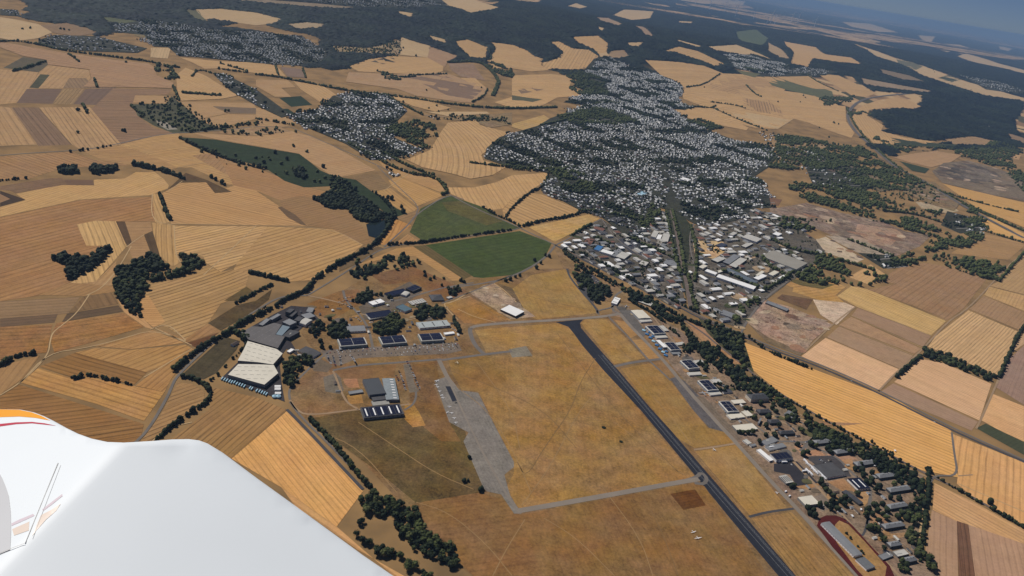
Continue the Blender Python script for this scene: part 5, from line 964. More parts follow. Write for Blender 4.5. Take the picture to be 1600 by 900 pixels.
def bld(name, label, cat, p, h, wm, rm, style='flat', wins=6, rise=2.5, solar=None, sky=0, skym=None, door=0, group=None, pc=None, small=False, axis='x', band=None, winz=None):
    pts = P(p) if isinstance(p, str) else p
    c, rz, Lx, D = frame3(*pts[:3], h) if pc is None else pc
    root = empty(name, (c[0], c[1], 0), rz); x, y = Lx / 2, D / 2
    if style == 'flat':
        link('wall', MB().box(-x, -y, 0, x, y, h).me('wall'), wm, root)
        r = MB().box(-x - .3, -y - .3, h + .002, x + .3, y + .3, h + .35, True)
        for q in ((-x - .3, -y - .3, x + .3, -y + .1), (-x - .3, y - .1, x + .3, y + .3), (-x - .3, -y + .1, -x + .1, y - .1), (x - .1, -y + .1, x + .3, y - .1)): r.box(q[0], q[1], h + .353, q[2], q[3], h + .75)
        rf = link('roof', r.me('roof'), rm, root); top = lambda X, Y: h + .36
    elif style == 'gable' or style == 'arch' or style == 'hip':
        if axis == 'y': x, y = y, x; root.rotation_euler.z = rz + PI / 2; Lx, D = D, Lx
        n = 8 if style == 'arch' else 2
        prof = [(-y * math.cos(PI * i / n), h + rise * math.sin(PI * i / n)) for i in range(n + 1)]
        k = x if style != 'hip' else x - y * .85
        WV = [(-x, -y, 0), (x, -y, 0), (x, y, 0), (-x, y, 0)]; m = MB(); m.box(-x, -y, 0, x, y, h)
        if style != 'hip':
            for sx in (-x, x): m.add([(sx, a, b) for a, b in prof], [tuple(range(n + 1))])
        link('wall', m.me('wall'), wm, root)
        e = .5; r = MB(); pr = [(a * (1 + e / y), b + .12) for a, b in prof]
        if style == 'hip': pr[0] = (-y - e, h + .05); pr[-1] = (y + e, h + .05)
        xs_ = [(-x - e if i in (0, n) or style != 'hip' else -k) for i in range(n + 1)]
        V = [(xs_[i], pr[i][0], pr[i][1]) for i in range(n + 1)] + [(-xs_[i], pr[i][0], pr[i][1]) for i in range(n + 1)]
        Fq = [(i, n + 1 + i, n + 2 + i, i + 1) for i in range(n)]
        if style == 'hip': Fq += [(0, 1, 2), (n + 1, n + 3, n + 2)]
        r.add(V, Fq); rf = link('roof', r.me('roof'), rm, root)
        def top(X, Y): return h + rise * (math.sqrt(max(0, 1 - (Y / y) ** 2)) if style == 'arch' else 1 - abs(Y / y)) + .2
    def patch(nm, x0, x1, y0, y1, m, up=.12):
        q = MB(); ny = 6 if style == 'arch' else 1; ys_ = np.linspace(y0, y1, ny + 1)
        V = [(X, Y, top(X, Y) + up) for Y in ys_ for X in (x0, x1)]; q.add(V, [(2 * i, 2 * i + 1, 2 * i + 3, 2 * i + 2) for i in range(ny)])
        V2 = [(X, Y, Z - .3) for X, Y, Z in V]; b = len(q.v); q.add(V2, [(0, 1, 1 - b, -b), ]) if False else None
        return link(nm, q.me(nm), m, root)
    if solar:
        nx_, y0, y1 = solar                                       # columns of panels, from y0 to y1 of the half width
        ya, yb = y0 * y, y1 * y; segs = [(ya, yb)] if style == 'flat' or ya * yb >= 0 else [(ya, -.4), (.4, yb)]
        for a, b in segs:
            for i in range(nx_):
                xa = -x * .94 + (2 * x * .94) * i / nx_ + .5; xb = -x * .94 + (2 * x * .94) * (i + 1) / nx_ - .5; patch('solar_panel', xa, xb, a, b, SOLAR, .2)
    if sky:
        for i in range(sky):
            X = -x + 2 * x * (i + .5) / sky; w_ = min(1.6, x / sky * .5); patch('skylight', X - w_, X + w_, -.7 * y, (.7 if style == 'flat' else -.15) * y, skym or ROOFW, .25)
    wn = min(wins, 20); big = h >= 6 and style in ('flat', 'arch')
    if wn: facade(root, 2 * x, 2 * y, (winz or (h * .5 if h < 9 else h * .55)), wn, WINL if big else WINM, GLASS, (0, 1))
    if style == 'hip' and wn: facade(root, 2 * x, 2 * y, 1.2, wn, WINM, GLASS, (0, 1))
    if door: facade(root, 2 * x, 2 * y, .02, door, DOORM, GREYW, (2, 3), 'door')
    elif wn: facade(root, 2 * x, 2 * y, .02, 1, DOORS, DARKW, (0,), 'door')
    if style == 'hip':
        for i in (-.45, .1, .5):
            link('chimney', MB().box(i * x - .5, -.5, h + rise - .6, i * x + .5, .5, h + rise + 1.3).me('chimney'), BROWNR, rf)
    if band: link('parapet_band', MB().box(-x - .35, -y - .35, h - 1.6, x + .35, y + .35, h - .1, True).me('parapet_band'), band, root)
    tag(root, label, cat, group); return root
# --- camp blocks
BG = 'grey camp blocks on the right'
for lab, p in [('grey hip-roofed camp block left of the copse, topmost with a dark front', '1276,693.5;1305,690;1303,684'), ('grey camp block right of the lawn by the crossroads', '1308,709;1336.5,705;1333,699'), ('grey camp block with a white car at its right end', '1340,728;1369,723.5;1366,717'),
    ('grey camp block directly below the one with the white car', '1375,747;1403,743;1400,736'), ('grey camp block left of the bend of the tree belt', '1392,769;1425,764;1422,757'), ('grey camp block among trees, fourth from the bottom of its row', '1392,795;1420,790;1417,783'),
    ('grey camp block above the low roofs, third from the bottom', '1384,826;1415,821;1412,813.5'), ('flat grey camp block with pale roof patches, second from the bottom', '1392,854;1410,851;1407,844'), ('lowest grey camp block beside the scrub corner', '1415,879;1434,875;1429,868'),
    ('dark hip-roofed block below the crossroads copse', '1220,678;1243,677;1241,672'), ('dark hip-roofed block beside the round copse', '1204,661;1221,660;1219,654.5'), ('dark hip-roofed block with a white van at its gable', '1187,645;1206,644;1204,638.5')]:
    bld('camp_block', lab, 'barrack', p, 7.5, DARKW, ROOFG if 'dark hip' not in lab else SLATE, 'hip', 9, 3.6, group=BG)
bld('cream_block', 'large cream block with a black hip roof among trees', 'building', '1174,624;1202,622.5;1198,614', 12, CREAM, SLATE, 'hip', 10, 5)
# --- right-hand hangars
SH = 'solar-roofed hangars beside the long taxiway'
for i, (lab, p) in enumerate([('grey hangar with solar roof beside the upper blue stalls', '1008.3,510;1027.8,509;1036.6,521.6'), ('grey hangar with solar roof beside the lower blue stalls', '1036.6,536;1053,535.4;1060.4,547.3'), ('grey solar-roofed hangar, third from the top of the row', '1062.5,564;1080,562.6;1088.2,575.8'),
    ('grey solar-roofed hangar with a big aeroplane in front', '1090,595.2;1107.7,594;1122.8,609.7'), ('grey solar-roofed hangar, lowest of the hangar row', '1122.8,627.9;1140.3,627.3;1152.9,643.6')]):
    bld('hangar', lab, 'hangar', p, 8, mat('hangar_wall', (.33, .34, .35), .7, .08), ROOFL, 'arch', 5, 2.6, (3, -.85, .85), door=1, group=SH, axis='y')
AN = 'low annexes of the solar hangars'
for lab, p, m_ in [('low white annex at the foot of the first solar hangar', '1021.5,524;1039,523;1041,527.5', ROOFL), ('low grey annex at the foot of the second solar hangar', '1047,549;1060,548.5;1066,553', ROOFG), ('pale annex at the foot of the third solar hangar', '1073.5,582;1093,581;1095,585.5', ROOFL),
    ('white annex at the foot of the fourth solar hangar', '1104,612;1122,610;1126,616', ROOFL), ('white annex at the foot of the lowest solar hangar', '1135,648;1157,645;1161,652', ROOFC), ('cream flat shed beside the lowest hangar annex', '1158,643;1168,641.5;1175,649.5', ROOFC),
    ('pale flat shed to the right of the first solar hangar', '1029,509;1036,508.5;1042,517', ROOFL), ('pale low shed to the right of the second solar hangar', '1054,536;1066,534;1068,538', ROOFL), ('pale low shed to the right of the third solar hangar', '1082,563.5;1096,562;1098,566.5', ROOFL),
    ('pale low shed to the right of the fourth solar hangar', '1110,593;1123,592;1127,597.5', ROOFL), ('cream low shed to the right of the lowest solar hangar', '1141.5,625.5;1160,624;1164,629.5', ROOFC), ('small white office with a dark roof behind the big aeroplane', '1126,609;1140,608;1144,613', SLATE)]:
    bld('annex', lab, 'shed', p, 4.5, GREYW if 'grey' in lab else CREAM if 'cream' in lab else PLAST, m_, 'flat', 4, group=AN)
bld('hangar', 'large pale hangar at the top of the row without solar panels', 'hangar', '985.7,485;1004,484.5;1012.7,497', 9, mat('hangar_wall', (.3, .3, .3)), ROOFC, 'gable', 6, 1.6, door=1, axis='y')
bld('annex', 'white flat annex below the large pale hangar', 'shed', '998,500;1015.5,498.5;1017,502', 5, PLAST, ROOFL, 'flat', 4)
bld('long_shed', 'long pale low shed under the trees behind the hangars', 'shed', '996.4,470.5;1001.4,467;1027.8,486', 5, GREYW, ROOFL, 'gable', 0, 1.2)
bld('warehouse', 'white flat canopy hall between the blue stalls and a hangar', 'hall', '1024.7,531.6;1030.3,531.2;1041.6,542.5', 7, GREYW, ROOFW, 'flat', 0)
bld('warehouse', 'white T-shaped hall by the runway end', 'hall', '955,473;961,464;969,467', 7, PLAST, ROOFW, 'flat', 4, sky=2, skym=ROOFD)
bld('warehouse', 'wide cream flat hall below the hangar row', 'hall', '1143.9,664.7;1175.2,661.5;1184,670.3', 6, GREYW, ROOFC, 'flat', 6)
bld('long_shed', 'long white shed beside the taxiway and the solar-roofed workshop', 'shed', '1182,703;1188,701.5;1204,720', 5, PLAST, ROOFW, 'flat', 6)
bld('workshop', 'white workshop with a black solar roof above the asphalt yard', 'hall', '1203.2,709;1229,705.7;1239,715.7', 8, PLAST, ROOFD, 'flat', 5, solar=(4, -.85, .85))
bld('workshop', 'small grey workshop with framed roof at the yard edge', 'shed', '1217,744;1228,742;1235.5,754', 6, GREYW, ROOFL, 'flat', 3, sky=4, skym=ROOFD)
bld('warehouse', 'cream-roofed hall with a dark roof strip above the copse', 'hall', '1246.5,777;1268,774;1279.5,787', 7, GREYW, ROOFC, 'flat', 4)
bld('warehouse', 'wide dark flat hall beside the row of white trucks', 'hall', '1270.4,727;1299.3,722;1318,742', 6, PLAST, ROOFD, 'flat', 6, band=PLAST)
bld('warehouse', 'purple-black solar hall left of the camp blocks', 'hall', '1324.4,748;1343.2,746.5;1358.3,763', 6, PLAST, SOLAR, 'flat', 5, sky=2)
bld('long_shed', 'slim dark gabled shed below the purple-black hall', 'shed', '1315.6,768;1322,765.5;1344.5,787', 5, DARKW, SLATE, 'gable', 6, 1.5)
lh = bld('sports_hall', 'long white hall with grey roof inside the red running track', 'hall', '1283.1,817.5;1296.3,815;1343.8,866.5', 7, PLAST, ROOFG, 'gable', 14, 1.2, axis='y')
bld('sports_hall', 'short white hall at the lower end of the long hall', 'hall', '1337,874;1350,870;1363.8,887', 6, PLAST, mat('mid_roof', (.13, .135, .14)), 'flat', 6)
for lab, p, h_ in [('pale shed beside the white kiosk row in the camp', '1160,688;1166,686;1172,693', 4), ('white kiosk at the corner by the taxiway', '1171,695;1179,693;1181,696', 4), ('small grey shed between the camp road and the white trucks', '1188,690;1207,682;1212,690', 4), ('grey flat shed by the long white shed', '1195,698;1222,692;1228,698', 4),
    ('beige flat terrace roof beside the lower blocks', '1395,862;1412,858;1418,866', 5), ('low purple-grey shed beside the lowest blocks', '1372,868;1388,862;1392,870', 4), ('small white tower block by the cream flat hall', '1184,661;1188,653;1190,654', 8), ('long dark shed with a white edge under the belt', '1232,641;1246,648;1240,655', 5)]:
    bld('shed', lab, 'shed', p, h_, PLAST if 'white' in lab else GREYW, ROOFL if 'pale' in lab or 'beige' in lab else ROOFG, 'flat', 3)
# --- western hangars and halls
SG = 'black solar-roofed hangars beside the crowded car rows'
for lab, p in [('left hangar of the three with black solar roofs', '526.8,530;568.5,527;571.5,538.5'), ('middle hangar of the three with black solar roofs', '591,526.5;629,523.5;636,535'), ('right hangar of the three with black solar roofs', '652.5,522;687.5,520;692.5,531.2')]:
    bld('hangar', lab, 'hangar', p, 9, GREENW, ROOFL, 'arch', 6, 2.4, (2, -.9, .92), door=2, group=SG)
bld('warehouse', 'white-walled grey hall behind the left solar hangar', 'hall', '541.5,510;568.5,508.5;569.8,517', 6, PLAST, ROOFG, 'flat', 6); bld('warehouse', 'long pale grey hall behind the right solar hangar', 'hall', '650,504;697.5,500;702.5,508.7', 7, PLAST, mat('pale_grey_roof', (.36, .39, .38)), 'flat', 8, sky=3, skym=ROOFD)
bld('warehouse', 'hall with one navy and one white roof half by the crossing', 'hall', '571.6,489.5;608,484;612,492', 7, PLAST, SOLAR, 'flat', 5); bld('warehouse', 'low white-roofed front hall beside the navy roof', 'hall', '574,496;611,489.5;613.5,493', 5, GREYW, ROOFL, 'flat', 6)
bld('workshop', 'grey and blue flat hall between the white roof and the greenhouse', 'hall', '618,479.5;629.4,475.2;640.7,484', 7, PLAST, mat('teal_roof', (.08, .13, .16)), 'flat', 4); bld('office', 'white flat-roofed office by the conifers', 'office', '575.4,472;594.3,467;600.5,471.8', 8, PLAST, ROOFW, 'flat', 7, sky=1, skym=ROOFD)
bld('warehouse', 'long dark blue solar building at the top of the village', 'hall', '600.5,458;630,451;634,457', 6, GREYW, SOLAR, 'flat', 5, solar=(3, -.8, .8)); bld('warehouse', 'dark blue solar building at the right end of the row', 'hall', '634,450.5;648,444.5;655.8,450.7', 8, DARKW, ROOFD, 'flat', 4, solar=(3, -.8, .8))
bld('warehouse', 'white arched little hall before the blue solar building', 'hall', '626,460;632,455;640,458', 6, PLAST, ROOFL, 'arch', 0, 2); bld('pyramid_hall', 'black pyramid-roofed hall by the dusty yard', 'hall', '670,460.5;689,460;692.6,469', 5, DARKW, SLATE, 'hip', 3, 5); bld('greenhouse', 'pale ribbed greenhouse left of the pyramid roof', 'greenhouse', '637,471.4;659.5,466.4;661,472.7', 4, GREENW, ROOFL, 'flat', 0, sky=6, skym=ROOFG)
bld('shed', 'tiny pale shed below the pyramid-roofed hall', 'shed', '697,464.5;704,462.5;706,465', 4, PLAST, ROOFL, 'flat', 0); bld('warehouse', 'new white hall on the dusty building site', 'hall', '782,483.5;796,476.5;816,488.5', 8, DARKW, ROOFW, 'flat', 7, band=DARKW)
bld('great_hall', 'great dark flat hall on the western apron', 'hall', '566.6,593;591.7,590.5;601.8,614.5', 11, mat('great_wall', (.16, .16, .165)), mat('anthracite_roof', (.055, .06, .066), .6, .12, .03), 'flat', 7, sky=0); bld('ribbed_hall', 'light grey ribbed hall against the great dark hall', 'hall', '597.5,591.5;616.5,591.3;627,624', 8, GREYW, mat('rib_roof', (.22, .25, .26)), 'gable', 7, 1.0, sky=8, axis='y')
bld('annex', 'dark low annex at the foot of the great hall', 'shed', '580,620;602,617.5;603.5,624', 6, DARKW, ROOFD, 'flat', 4); bld('walkway_hall', 'pale connecting roof between the great hall and the black solar hall', 'hall', '580,627;606,624.5;609,631.5', 4, GREYW, mat('conn_roof', (.28, .27, .24)), 'flat', 3)
bld('solar_hall', 'black solar hall with five white skylights at its foot', 'hall', '563,637;624.4,631;629.6,647', 8, GREYW, ROOFD, 'flat', 9, solar=(6, -.88, .88), sky=5); bld('annex', 'small grey flat annex left of the great hall', 'shed', '544,611.8;565.4,608.6;566.6,613', 4, GREYW, ROOFG, 'flat', 3)
bld('canopy', 'pale transit roof at the right of the crowded rows', 'shed', '693,520;708,518;710,521', 5, PLAST, ROOFW, 'flat', 0)
# --- the cream factory: a stepped outline
def poly_hall(name, label, pts, h, wm, rm, dashes=0, dm=None, cat='factory', along=(0, 1)):
    w = GP(pts, h); c = w.mean(0); lw = w - c; n = len(lw)
    ar = sum(lw[i][0] * lw[(i + 1) % n][1] - lw[(i + 1) % n][0] * lw[i][1] for i in range(n))
    if ar < 0: lw = lw[::-1]
    root = empty(name, (c[0], c[1], 0)); V = [(*p, 0) for p in lw] + [(*p, h) for p in lw]
    link('wall', mesh('wall', V, [(i, (i + 1) % n, n + (i + 1) % n, n + i) for i in range(n)]), wm, root)
    o = lw * 1.004; V = [(*p, h + .003) for p in o] + [(*p, h + .5) for p in o]
    me = mesh('roof', V, [(i, (i + 1) % n, n + (i + 1) % n, n + i) for i in range(n)] + [tuple(range(n, 2 * n))]); link('roof', me, rm, root)
    if dashes:
        d = w[along[1]] - w[along[0]]; L_ = np.hypot(*d); d /= L_; v = np.array([-d[1], d[0]]); k = 0
        q0 = lw.min(0); q1 = lw.max(0)
        for i in np.arange(-25, 26):
            for j in np.arange(-25, 26):
                if k >= dashes: break
                q = d * i * 17 + v * j * 19 + (j % 2) * d * 6; m = MB(); a = d * 5; b = v * .9
                cs = np.array([q - a - b, q + a - b, q + a + b, q - a + b])
                if inpoly(np.array([q + (cs_ - q) * 1.6 for cs_ in cs]), lw).all():
                    link('skylight', mesh('skylight', [(*p, h + .62) for p in cs], [(0, 1, 2, 3)]), dm, root); k += 1
    tag(root, label, cat); return root
DASH = mat('dull_skylight', (.30, .28, .23), .6, .1)
poly_hall('factory', 'cream factory hall with rows of skylights, upper half', '387,533;432,545.5;441.5,552.5;426.5,569.5;403,566;371.5,563.5;380.5,547', 12, GREYW, ROOFC, 60, DASH); poly_hall('factory', 'cream factory hall with rows of skylights, lower half', '372.5,569;403,569.5;427.5,570.5;434.5,583;413,601;356.5,585.5', 12, GREYW, ROOFC, 60, DASH)
poly_hall('factory', 'wide grey-roofed factory hall behind the cream roofs', '377,519.5;393.5,510;410,511;428,504.5;440,507.5;430,523;445,526;434,544;389,531', 10, DARKW, mat('greybrown_roof', (.125, .115, .11), .9, .15, .03), 30, mat('roof_seam', (.17, .16, .155))); poly_hall('factory', 'pale blue flat roof of the factory', '431,522.5;441.5,508;453,511;440.5,524.5', 10.6, GREYW, mat('bluegrey_roof', (.15, .20, .235), .7, .1, .05))
poly_hall('factory', 'dark slotted roof of the factory beside the lane', '441,524.5;453,515;468.5,518.5;452,527.5', 10.2, DARKW, ROOFD, 24, ROOFL)
for lab, p, h_, m_ in [('tall dark tower-like hall with a white edge at the factory head', '446,487;453,481.5;459,484.5', 16, ROOFD), ('dark hall at the back right of the factory', '459,500;466,494;473,497', 13, ROOFD), ('slate-blue hall in the middle of the factory', '441,503;452,498;462,504', 14, ROOFG), ('narrow dark hall at the back of the factory', '452,494;461,486;464,488', 12, ROOFD),
    ('grey gabled hall at the factory left edge', '404,507;416,497.5;420,501', 11, ROOFG), ('slim grey hall beside the grey gabled one', '420,498;434,490;437,493', 10, ROOFG), ('long low grey hall at the rear of the factory', '470,492;484,488;490,495', 8, ROOFG), ('pale grey flat hall beyond the factory', '478,487;482,480;491,482', 6, ROOFG)]:
    bld('factory', lab, 'factory', p, h_, DARKW if 'dark' in lab else GREYW, m_, 'flat', 3)
bld('warehouse', 'arched white-fronted hall at the right of the factory', 'hall', '466.8,504;478,496.8;488,500.5', 9, PLAST, ROOFL, 'arch', 0, 3, axis='y'); bld('warehouse', 'brown-roofed low shed with a white front edge beside the factory', 'hall', '465.5,548;478,541;504.5,549.5', 5, PLAST, ROOFD, 'gable', 8, 1.5)
bld('shed', 'white and blue low shed between the factory and the brown-roofed shed', 'shed', '448,549;455,544.5;460,546', 5, PLAST, ROOFW, 'flat', 0); bld('house', 'dark-roofed farmhouse with white gable in the olive paddock', 'house', '360,538;369,533;373,535', 5, PLAST, BROWNR, 'gable', 2, 3)
# --- works quarter by the railway
for lab, p, h_, wm, rm, st in [('red-roofed market beside the tan field', '926.5,356.8;930,353.4;944,359', 7, PLAST, TILE, 'flat'), ('red-roofed market beside the blue one', '911.4,379.4;917.7,371.6;929,374.2', 7, PLAST, TILE, 'flat'), ('blue-roofed shop hall beside the red-roofed market', '927.7,389.4;934,383;941.5,386.7', 8, PLAST, BLUE, 'flat'),
  ('large light grey hall in the works left of the railway', '961.6,400.6;971.7,393;984,398', 8, GREYW, ROOFL, 'flat'), ('dark hall next to the large light grey hall', '954,399.3;960,390.4;970,393', 7, GREYW, ROOFG, 'flat'), ('long white hall beside the blue-roofed shop', '938,393;942,389.2;955,399.2', 9, PLAST, ROOFW, 'flat'),
  ('white hall, left of the linked pair above the car rows', '1016.8,369.2;1021.9,359.8;1029,362.8', 9, PLAST, ROOFL, 'flat'), ('white hall, right of the linked pair above the car rows', '1033,375.4;1037,364.2;1047,366.7', 9, PLAST, ROOFL, 'flat'), ('low white link between the paired halls', '1025,373;1028,366;1034,368', 6, PLAST, ROOFW, 'flat'),
  ('pale flat hall above the dark green plot', '998,412;1003,406.8;1014.3,409.3', 8, GREYW, ROOFL, 'flat'), ('wide grey hall beside the railway', '1035.7,410.6;1043.2,404.3;1059.5,413', 8, GREYW, ROOFG, 'flat'), ('dark flat hall at the top of the works', '950,343;960,338.5;973,343', 8, GREYW, ROOFD, 'flat'),
  ('huge beige logistics hall, biggest roof of the works', '1189,400;1208,391;1262,411', 14, ROOFC, mat('beige_roof', (.27, .25, .21), .85, .1, .02), 'flat'), ('grey hall with ribbed roof left of the beige hall', '1111.4,405.6;1124,400.6;1134,404.3', 9, DARKW, ROOFL, 'flat'), ('grey slatted hall, upper of two beside the ribbed roof', '1129,409.3;1146.5,397;1155,401.5', 9, DARKW, ROOFG, 'flat'),
  ('grey slatted hall, lower of two beside the ribbed roof', '1139,414.5;1157,402;1165.4,406.8', 9, DARKW, ROOFL, 'flat'), ('very long white hall in the works', '1119,432.6;1123.5,428.4;1180,449.5', 9, PLAST, ROOFW, 'flat'), ('white hall above the left end of the very long one', '1101,423.4;1105,420.6;1119,428', 9, PLAST, ROOFW, 'flat'),
  ('long blue-grey hall behind the very long white one', '1131,421;1139,419;1183,441', 8, GREYW, mat('bluegrey_hall', (.10, .125, .15)), 'flat'), ('pale wide hall at the top of the works right of the railway', '1159,370.4;1168,365.4;1190.5,373', 9, PLAST, ROOFL, 'flat'), ('white hall by the dirt field', '1206.8,365.4;1213,362.2;1222,365.2', 8, PLAST, ROOFW, 'flat'),
  ('navy flat hall beside the timber yard', '1117.7,383;1127.7,379.3;1142.8,380.5', 6, DARKW, mat('navy_roof', (.03, .04, .07)), 'flat'), ('small cream block at the left end of the white halls', '1091,417;1099,413;1105,416', 10, CREAM, ROOFC, 'flat'), ('pale hall below the huge beige hall', '1180,430;1190,423;1194,425', 8, PLAST, ROOFC, 'flat'),
  ('white halls block right of the long white hall', '1177,434;1191,428;1197,432', 8, PLAST, ROOFW, 'flat'), ('pink-white hall near the main road trees', '1200,428;1210,422.5;1216,426', 8, PLAST, ROOFC, 'flat'), ('white hall at the corner of the tree row', '1215,434;1226,428.5;1232,431', 7, PLAST, ROOFW, 'flat'), ('cream little hall above the very long hall', '1118,424;1128,421;1130,424', 6, CREAM, ROOFC, 'flat'),
  ('grey roofed long shed by the timber trucks', '1196,473;1200,470;1234,482', 6, GREYW, ROOFG, 'flat'), ('white long low depot with a grey roof', '1125,490;1130,484;1148,492', 6, PLAST, ROOFG, 'flat'), ('light hall on the dusty lot in the north works', '1139,366;1146,362;1152,364', 7, PLAST, ROOFL, 'flat'), ('light grey hall in the upper works', '1158,384;1170,378;1176,381', 7, GREYW, ROOFL, 'flat'),
  ('round-looking white tank hall in the works', '1116,374.5;1122,372.5;1126,375', 6, PLAST, ROOFW, 'flat'), ('white supermarket near the railway bend in town', '1062,279.5;1068,277;1080,280.5', 8, PLAST, ROOFW, 'flat'), ('white dome hall in the upper town', '928,190;931,187.5;936,189.5', 10, PLAST, ROOFW, 'arch'), ('blue-roofed bath hall beside the town park', '995,303;1003,299;1013,301', 7, PLAST, LBLUE, 'flat')]:
    L3 = frame3(*P(p)[:3], h_); bld('warehouse', lab, 'hall', p, h_, wm, rm, st, 4 if max(L3[2:]) > 30 else 2, group='works halls near the railway', band=(ROOFW if 'huge' in lab else None))
# smaller sheds filling the works, one thing each
k_ = 0; used_ = [np.array([o.location.x, o.location.y]) for o in C.objects if o.type == 'EMPTY' and o.get('category') in ('hall', 'factory')]
WR = [GP(ROADPX[i]) for i in range(len(ROADPX))]; fill = []
for s_, nn in [(TOWNG[8], 120), (TOWNG[9], 150)]:
    w = GP(s_); x0, y0 = w.min(0); x1, y1 = w.max(0); t = 0; ang0 = .55
    while nn and t < 7000:
        t += 1; q = rng.uniform((x0, y0), (x1, y1)); 
        if not inpoly(q[None], w)[0] or near_road(q[None], 22)[0] or any(np.hypot(*(q - u)) < 36 for u in used_) or any(inpoly(q[None], p)[0] for p in FPOLY[-60:]): continue
        used_.append(q); fill.append(q); nn -= 1
fill.sort(key=lambda q: -topx((q[0], q[1], 0))[1])
rows_ = [fill[i:i + 14] for i in range(0, len(fill), 14)]
for ri, R_ in enumerate(rows_):
    R_.sort(key=lambda q: topx((q[0], q[1], 0))[0])
    for i, q in enumerate(R_):
        h_ = rng.uniform(5, 9); L_ = rng.uniform(16, 42) * (1.35 if rng.random() < .25 else 1); D_ = rng.uniform(12, 26); j = rng.choice(6, p=[.27, .24, .2, .12, .11, .06]); rm = [ROOFW, ROOFL, ROOFG, ROOFD, SLATE, TILE][j]; rn = ['white', 'pale', 'grey', 'black', 'slate', 'red'][j]
        x, y = L_ / 2, D_ / 2; a = .55 + (PI / 2 if rng.random() < .4 else 0); wall_ = [PLAST, PLAST, GREYW, CREAM][rng.integers(4)]
        root = empty('workshop', (q[0], q[1], 0), a); link('wall', MB().box(-x, -y, 0, x, y, h_).me('wall'), wall_, root)
        if rng.random() < .6: link('roof', MB().box(-x - .3, -y - .3, h_ + .002, x + .3, y + .3, h_ + .5, True).me('roof'), rm, root)
        else:
            WV, WF, RV, RF = house_geo(L_, D_, h_, 2.4); link('roof', mesh('roof', RV, RF), rm, root)
        facade(root, L_, D_, h_ * .5, 3, WINL, GLASS, (0,))
        tag(root, f"{rn}-roofed workshop, {nth(i+1)} from left, {nth(ri+1)} band up, works quarter", 'workshop', 'small workshops of the works quarter')
# small sheds, huts and garages of the camp and the airfield village
SP = ['1150,655;1156,660;1164,668;1172,676;1196,652;1214,652;1212,672;1232,664;1228,684;1246,682;1240,672;1180,648;1168,652;1198,690;1206,696;1290,758;1306,770;1330,794;1338,800;1318,800;1352,760;1356,772;1344,755;1372,760;1366,745;1380,778;1384,806;1376,818;1366,842;1400,842;1386,866;1404,868;1420,862;1428,858;1320,735;1324,728;1262,762;1252,768;1284,790;1300,704;1296,720;1088,572;1100,588;1116,592;1130,604;1150,622;1158,634;1166,646;1060,556;1072,556',
 '556,514;575,512;600,512;640,512;644,506;700,512;706,506;532,546;546,510;612,470;606,478;650,478;664,476;590,478;560,488;548,500;520,486;510,480;500,492;548,482;470,488;440,480;486,512;490,520;468,556;462,548;524,600;528,612;716,524;712,530;648,540;576,520;638,518;694,530']
NMS = ['in the camp right of the runway', 'in the airfield village']; 
for s_, nm_ in zip(SP, NMS):
    for i, p_ in enumerate(sorted(P(s_))):
        q = g(*p_); h_ = rng.uniform(2.8, 4.5); L_ = rng.uniform(7, 18); D_ = rng.uniform(5, 8); j = rng.integers(4); rm = [ROOFL, ROOFG, ROOFD, BROWNR][j]; rn = ['pale', 'grey', 'black', 'brown'][j]
        if any(np.hypot(*(q - u)) < 13 for u in used_): continue
        used_.append(q); root = empty('shed', (q[0], q[1], 0), -1.17 + (PI / 2 if rng.random() < .5 else 0)); link('wall', MB().box(-L_ / 2, -D_ / 2, 0, L_ / 2, D_ / 2, h_).me('wall'), [PLAST, GREYW, CREAM][rng.integers(3)], root)
        WV, WF, RV, RF = house_geo(L_, D_, h_, 1.2); link('roof', mesh('roof', RV, RF), rm, root); facade(root, L_, D_, .02, 1, DOORS, DARKW, (0,), 'door')
        tag(root, f"small {rn}-roofed shed, {nth(i+1)} counted from left {nm_}", 'shed', 'small sheds ' + nm_)
# --- blue stalls, white tents
def tent(name, label, p, r, h, m, group, n=6):
    x, y = g(*p); m_ = MB(); V = [(r * math.cos(2 * PI * i / n + .5), r * math.sin(2 * PI * i / n + .5), h * .5) for i in range(n)] + [(0, 0, h)]
    m_.add(V, [(i, (i + 1) % n, n) for i in range(n)]); root = empty(name, (x, y, 1), 0); link('canopy', m_.me('canopy'), m, root)
    w = MB(); V = [(r * .97 * math.cos(2 * PI * i / n + .5), r * .97 * math.sin(2 * PI * i / n + .5), z) for z in (0, h * .5) for i in range(n)]
    w.add(V, [(i, (i + 1) % n, n + (i + 1) % n, n + i) for i in range(n)]); link('side_wall', w.me('side_wall'), m, root); tag(root, label, 'tent', group)
bl = [(1006, 517), (1011, 523), (1016, 528.5), (1021, 534), (1026, 540), (1031, 546), (1036, 551), (1040, 556)]
for i, p in enumerate(bl):
    tent('market_tent', f'blue stall canopy, {nth(i+1)} from the top of the outer row by the taxiway', p, 8.5, 5, BLUE if i % 3 else LBLUE, 'blue stalls', 4)
for i, (a, b) in enumerate([(1010, 514), (1015, 520), (1020, 526.5), (1036, 544), (1041, 550)]):
    tent('market_tent', f'blue stall canopy, {nth(i+1)} from the top of the inner row by the hangars', (a, b), 7, 5, BLUE, 'blue stalls', 4)
for i, (a, b) in enumerate([(433.5, 602), (433.5, 606), (434, 612.5)]): 
    bld('tent_hall', f'white pitched tent, {nth(i+1)} from the top, beside the factory yard', 'tent', [(a - 4, b), (a + 5, b), (a + 5, b + 3)], 4, PLAST, ROOFW, 'gable', 0, 1.8, group='white yard tents')
for i, (a, b) in enumerate([(429, 621), (435, 621)]): tent('dome_tent', ('left' if i == 0 else 'right') + ' pale blue dome tent below the white tents', (a, b), 6.5, 7, LBLUE, 'pale blue dome tents', 10)
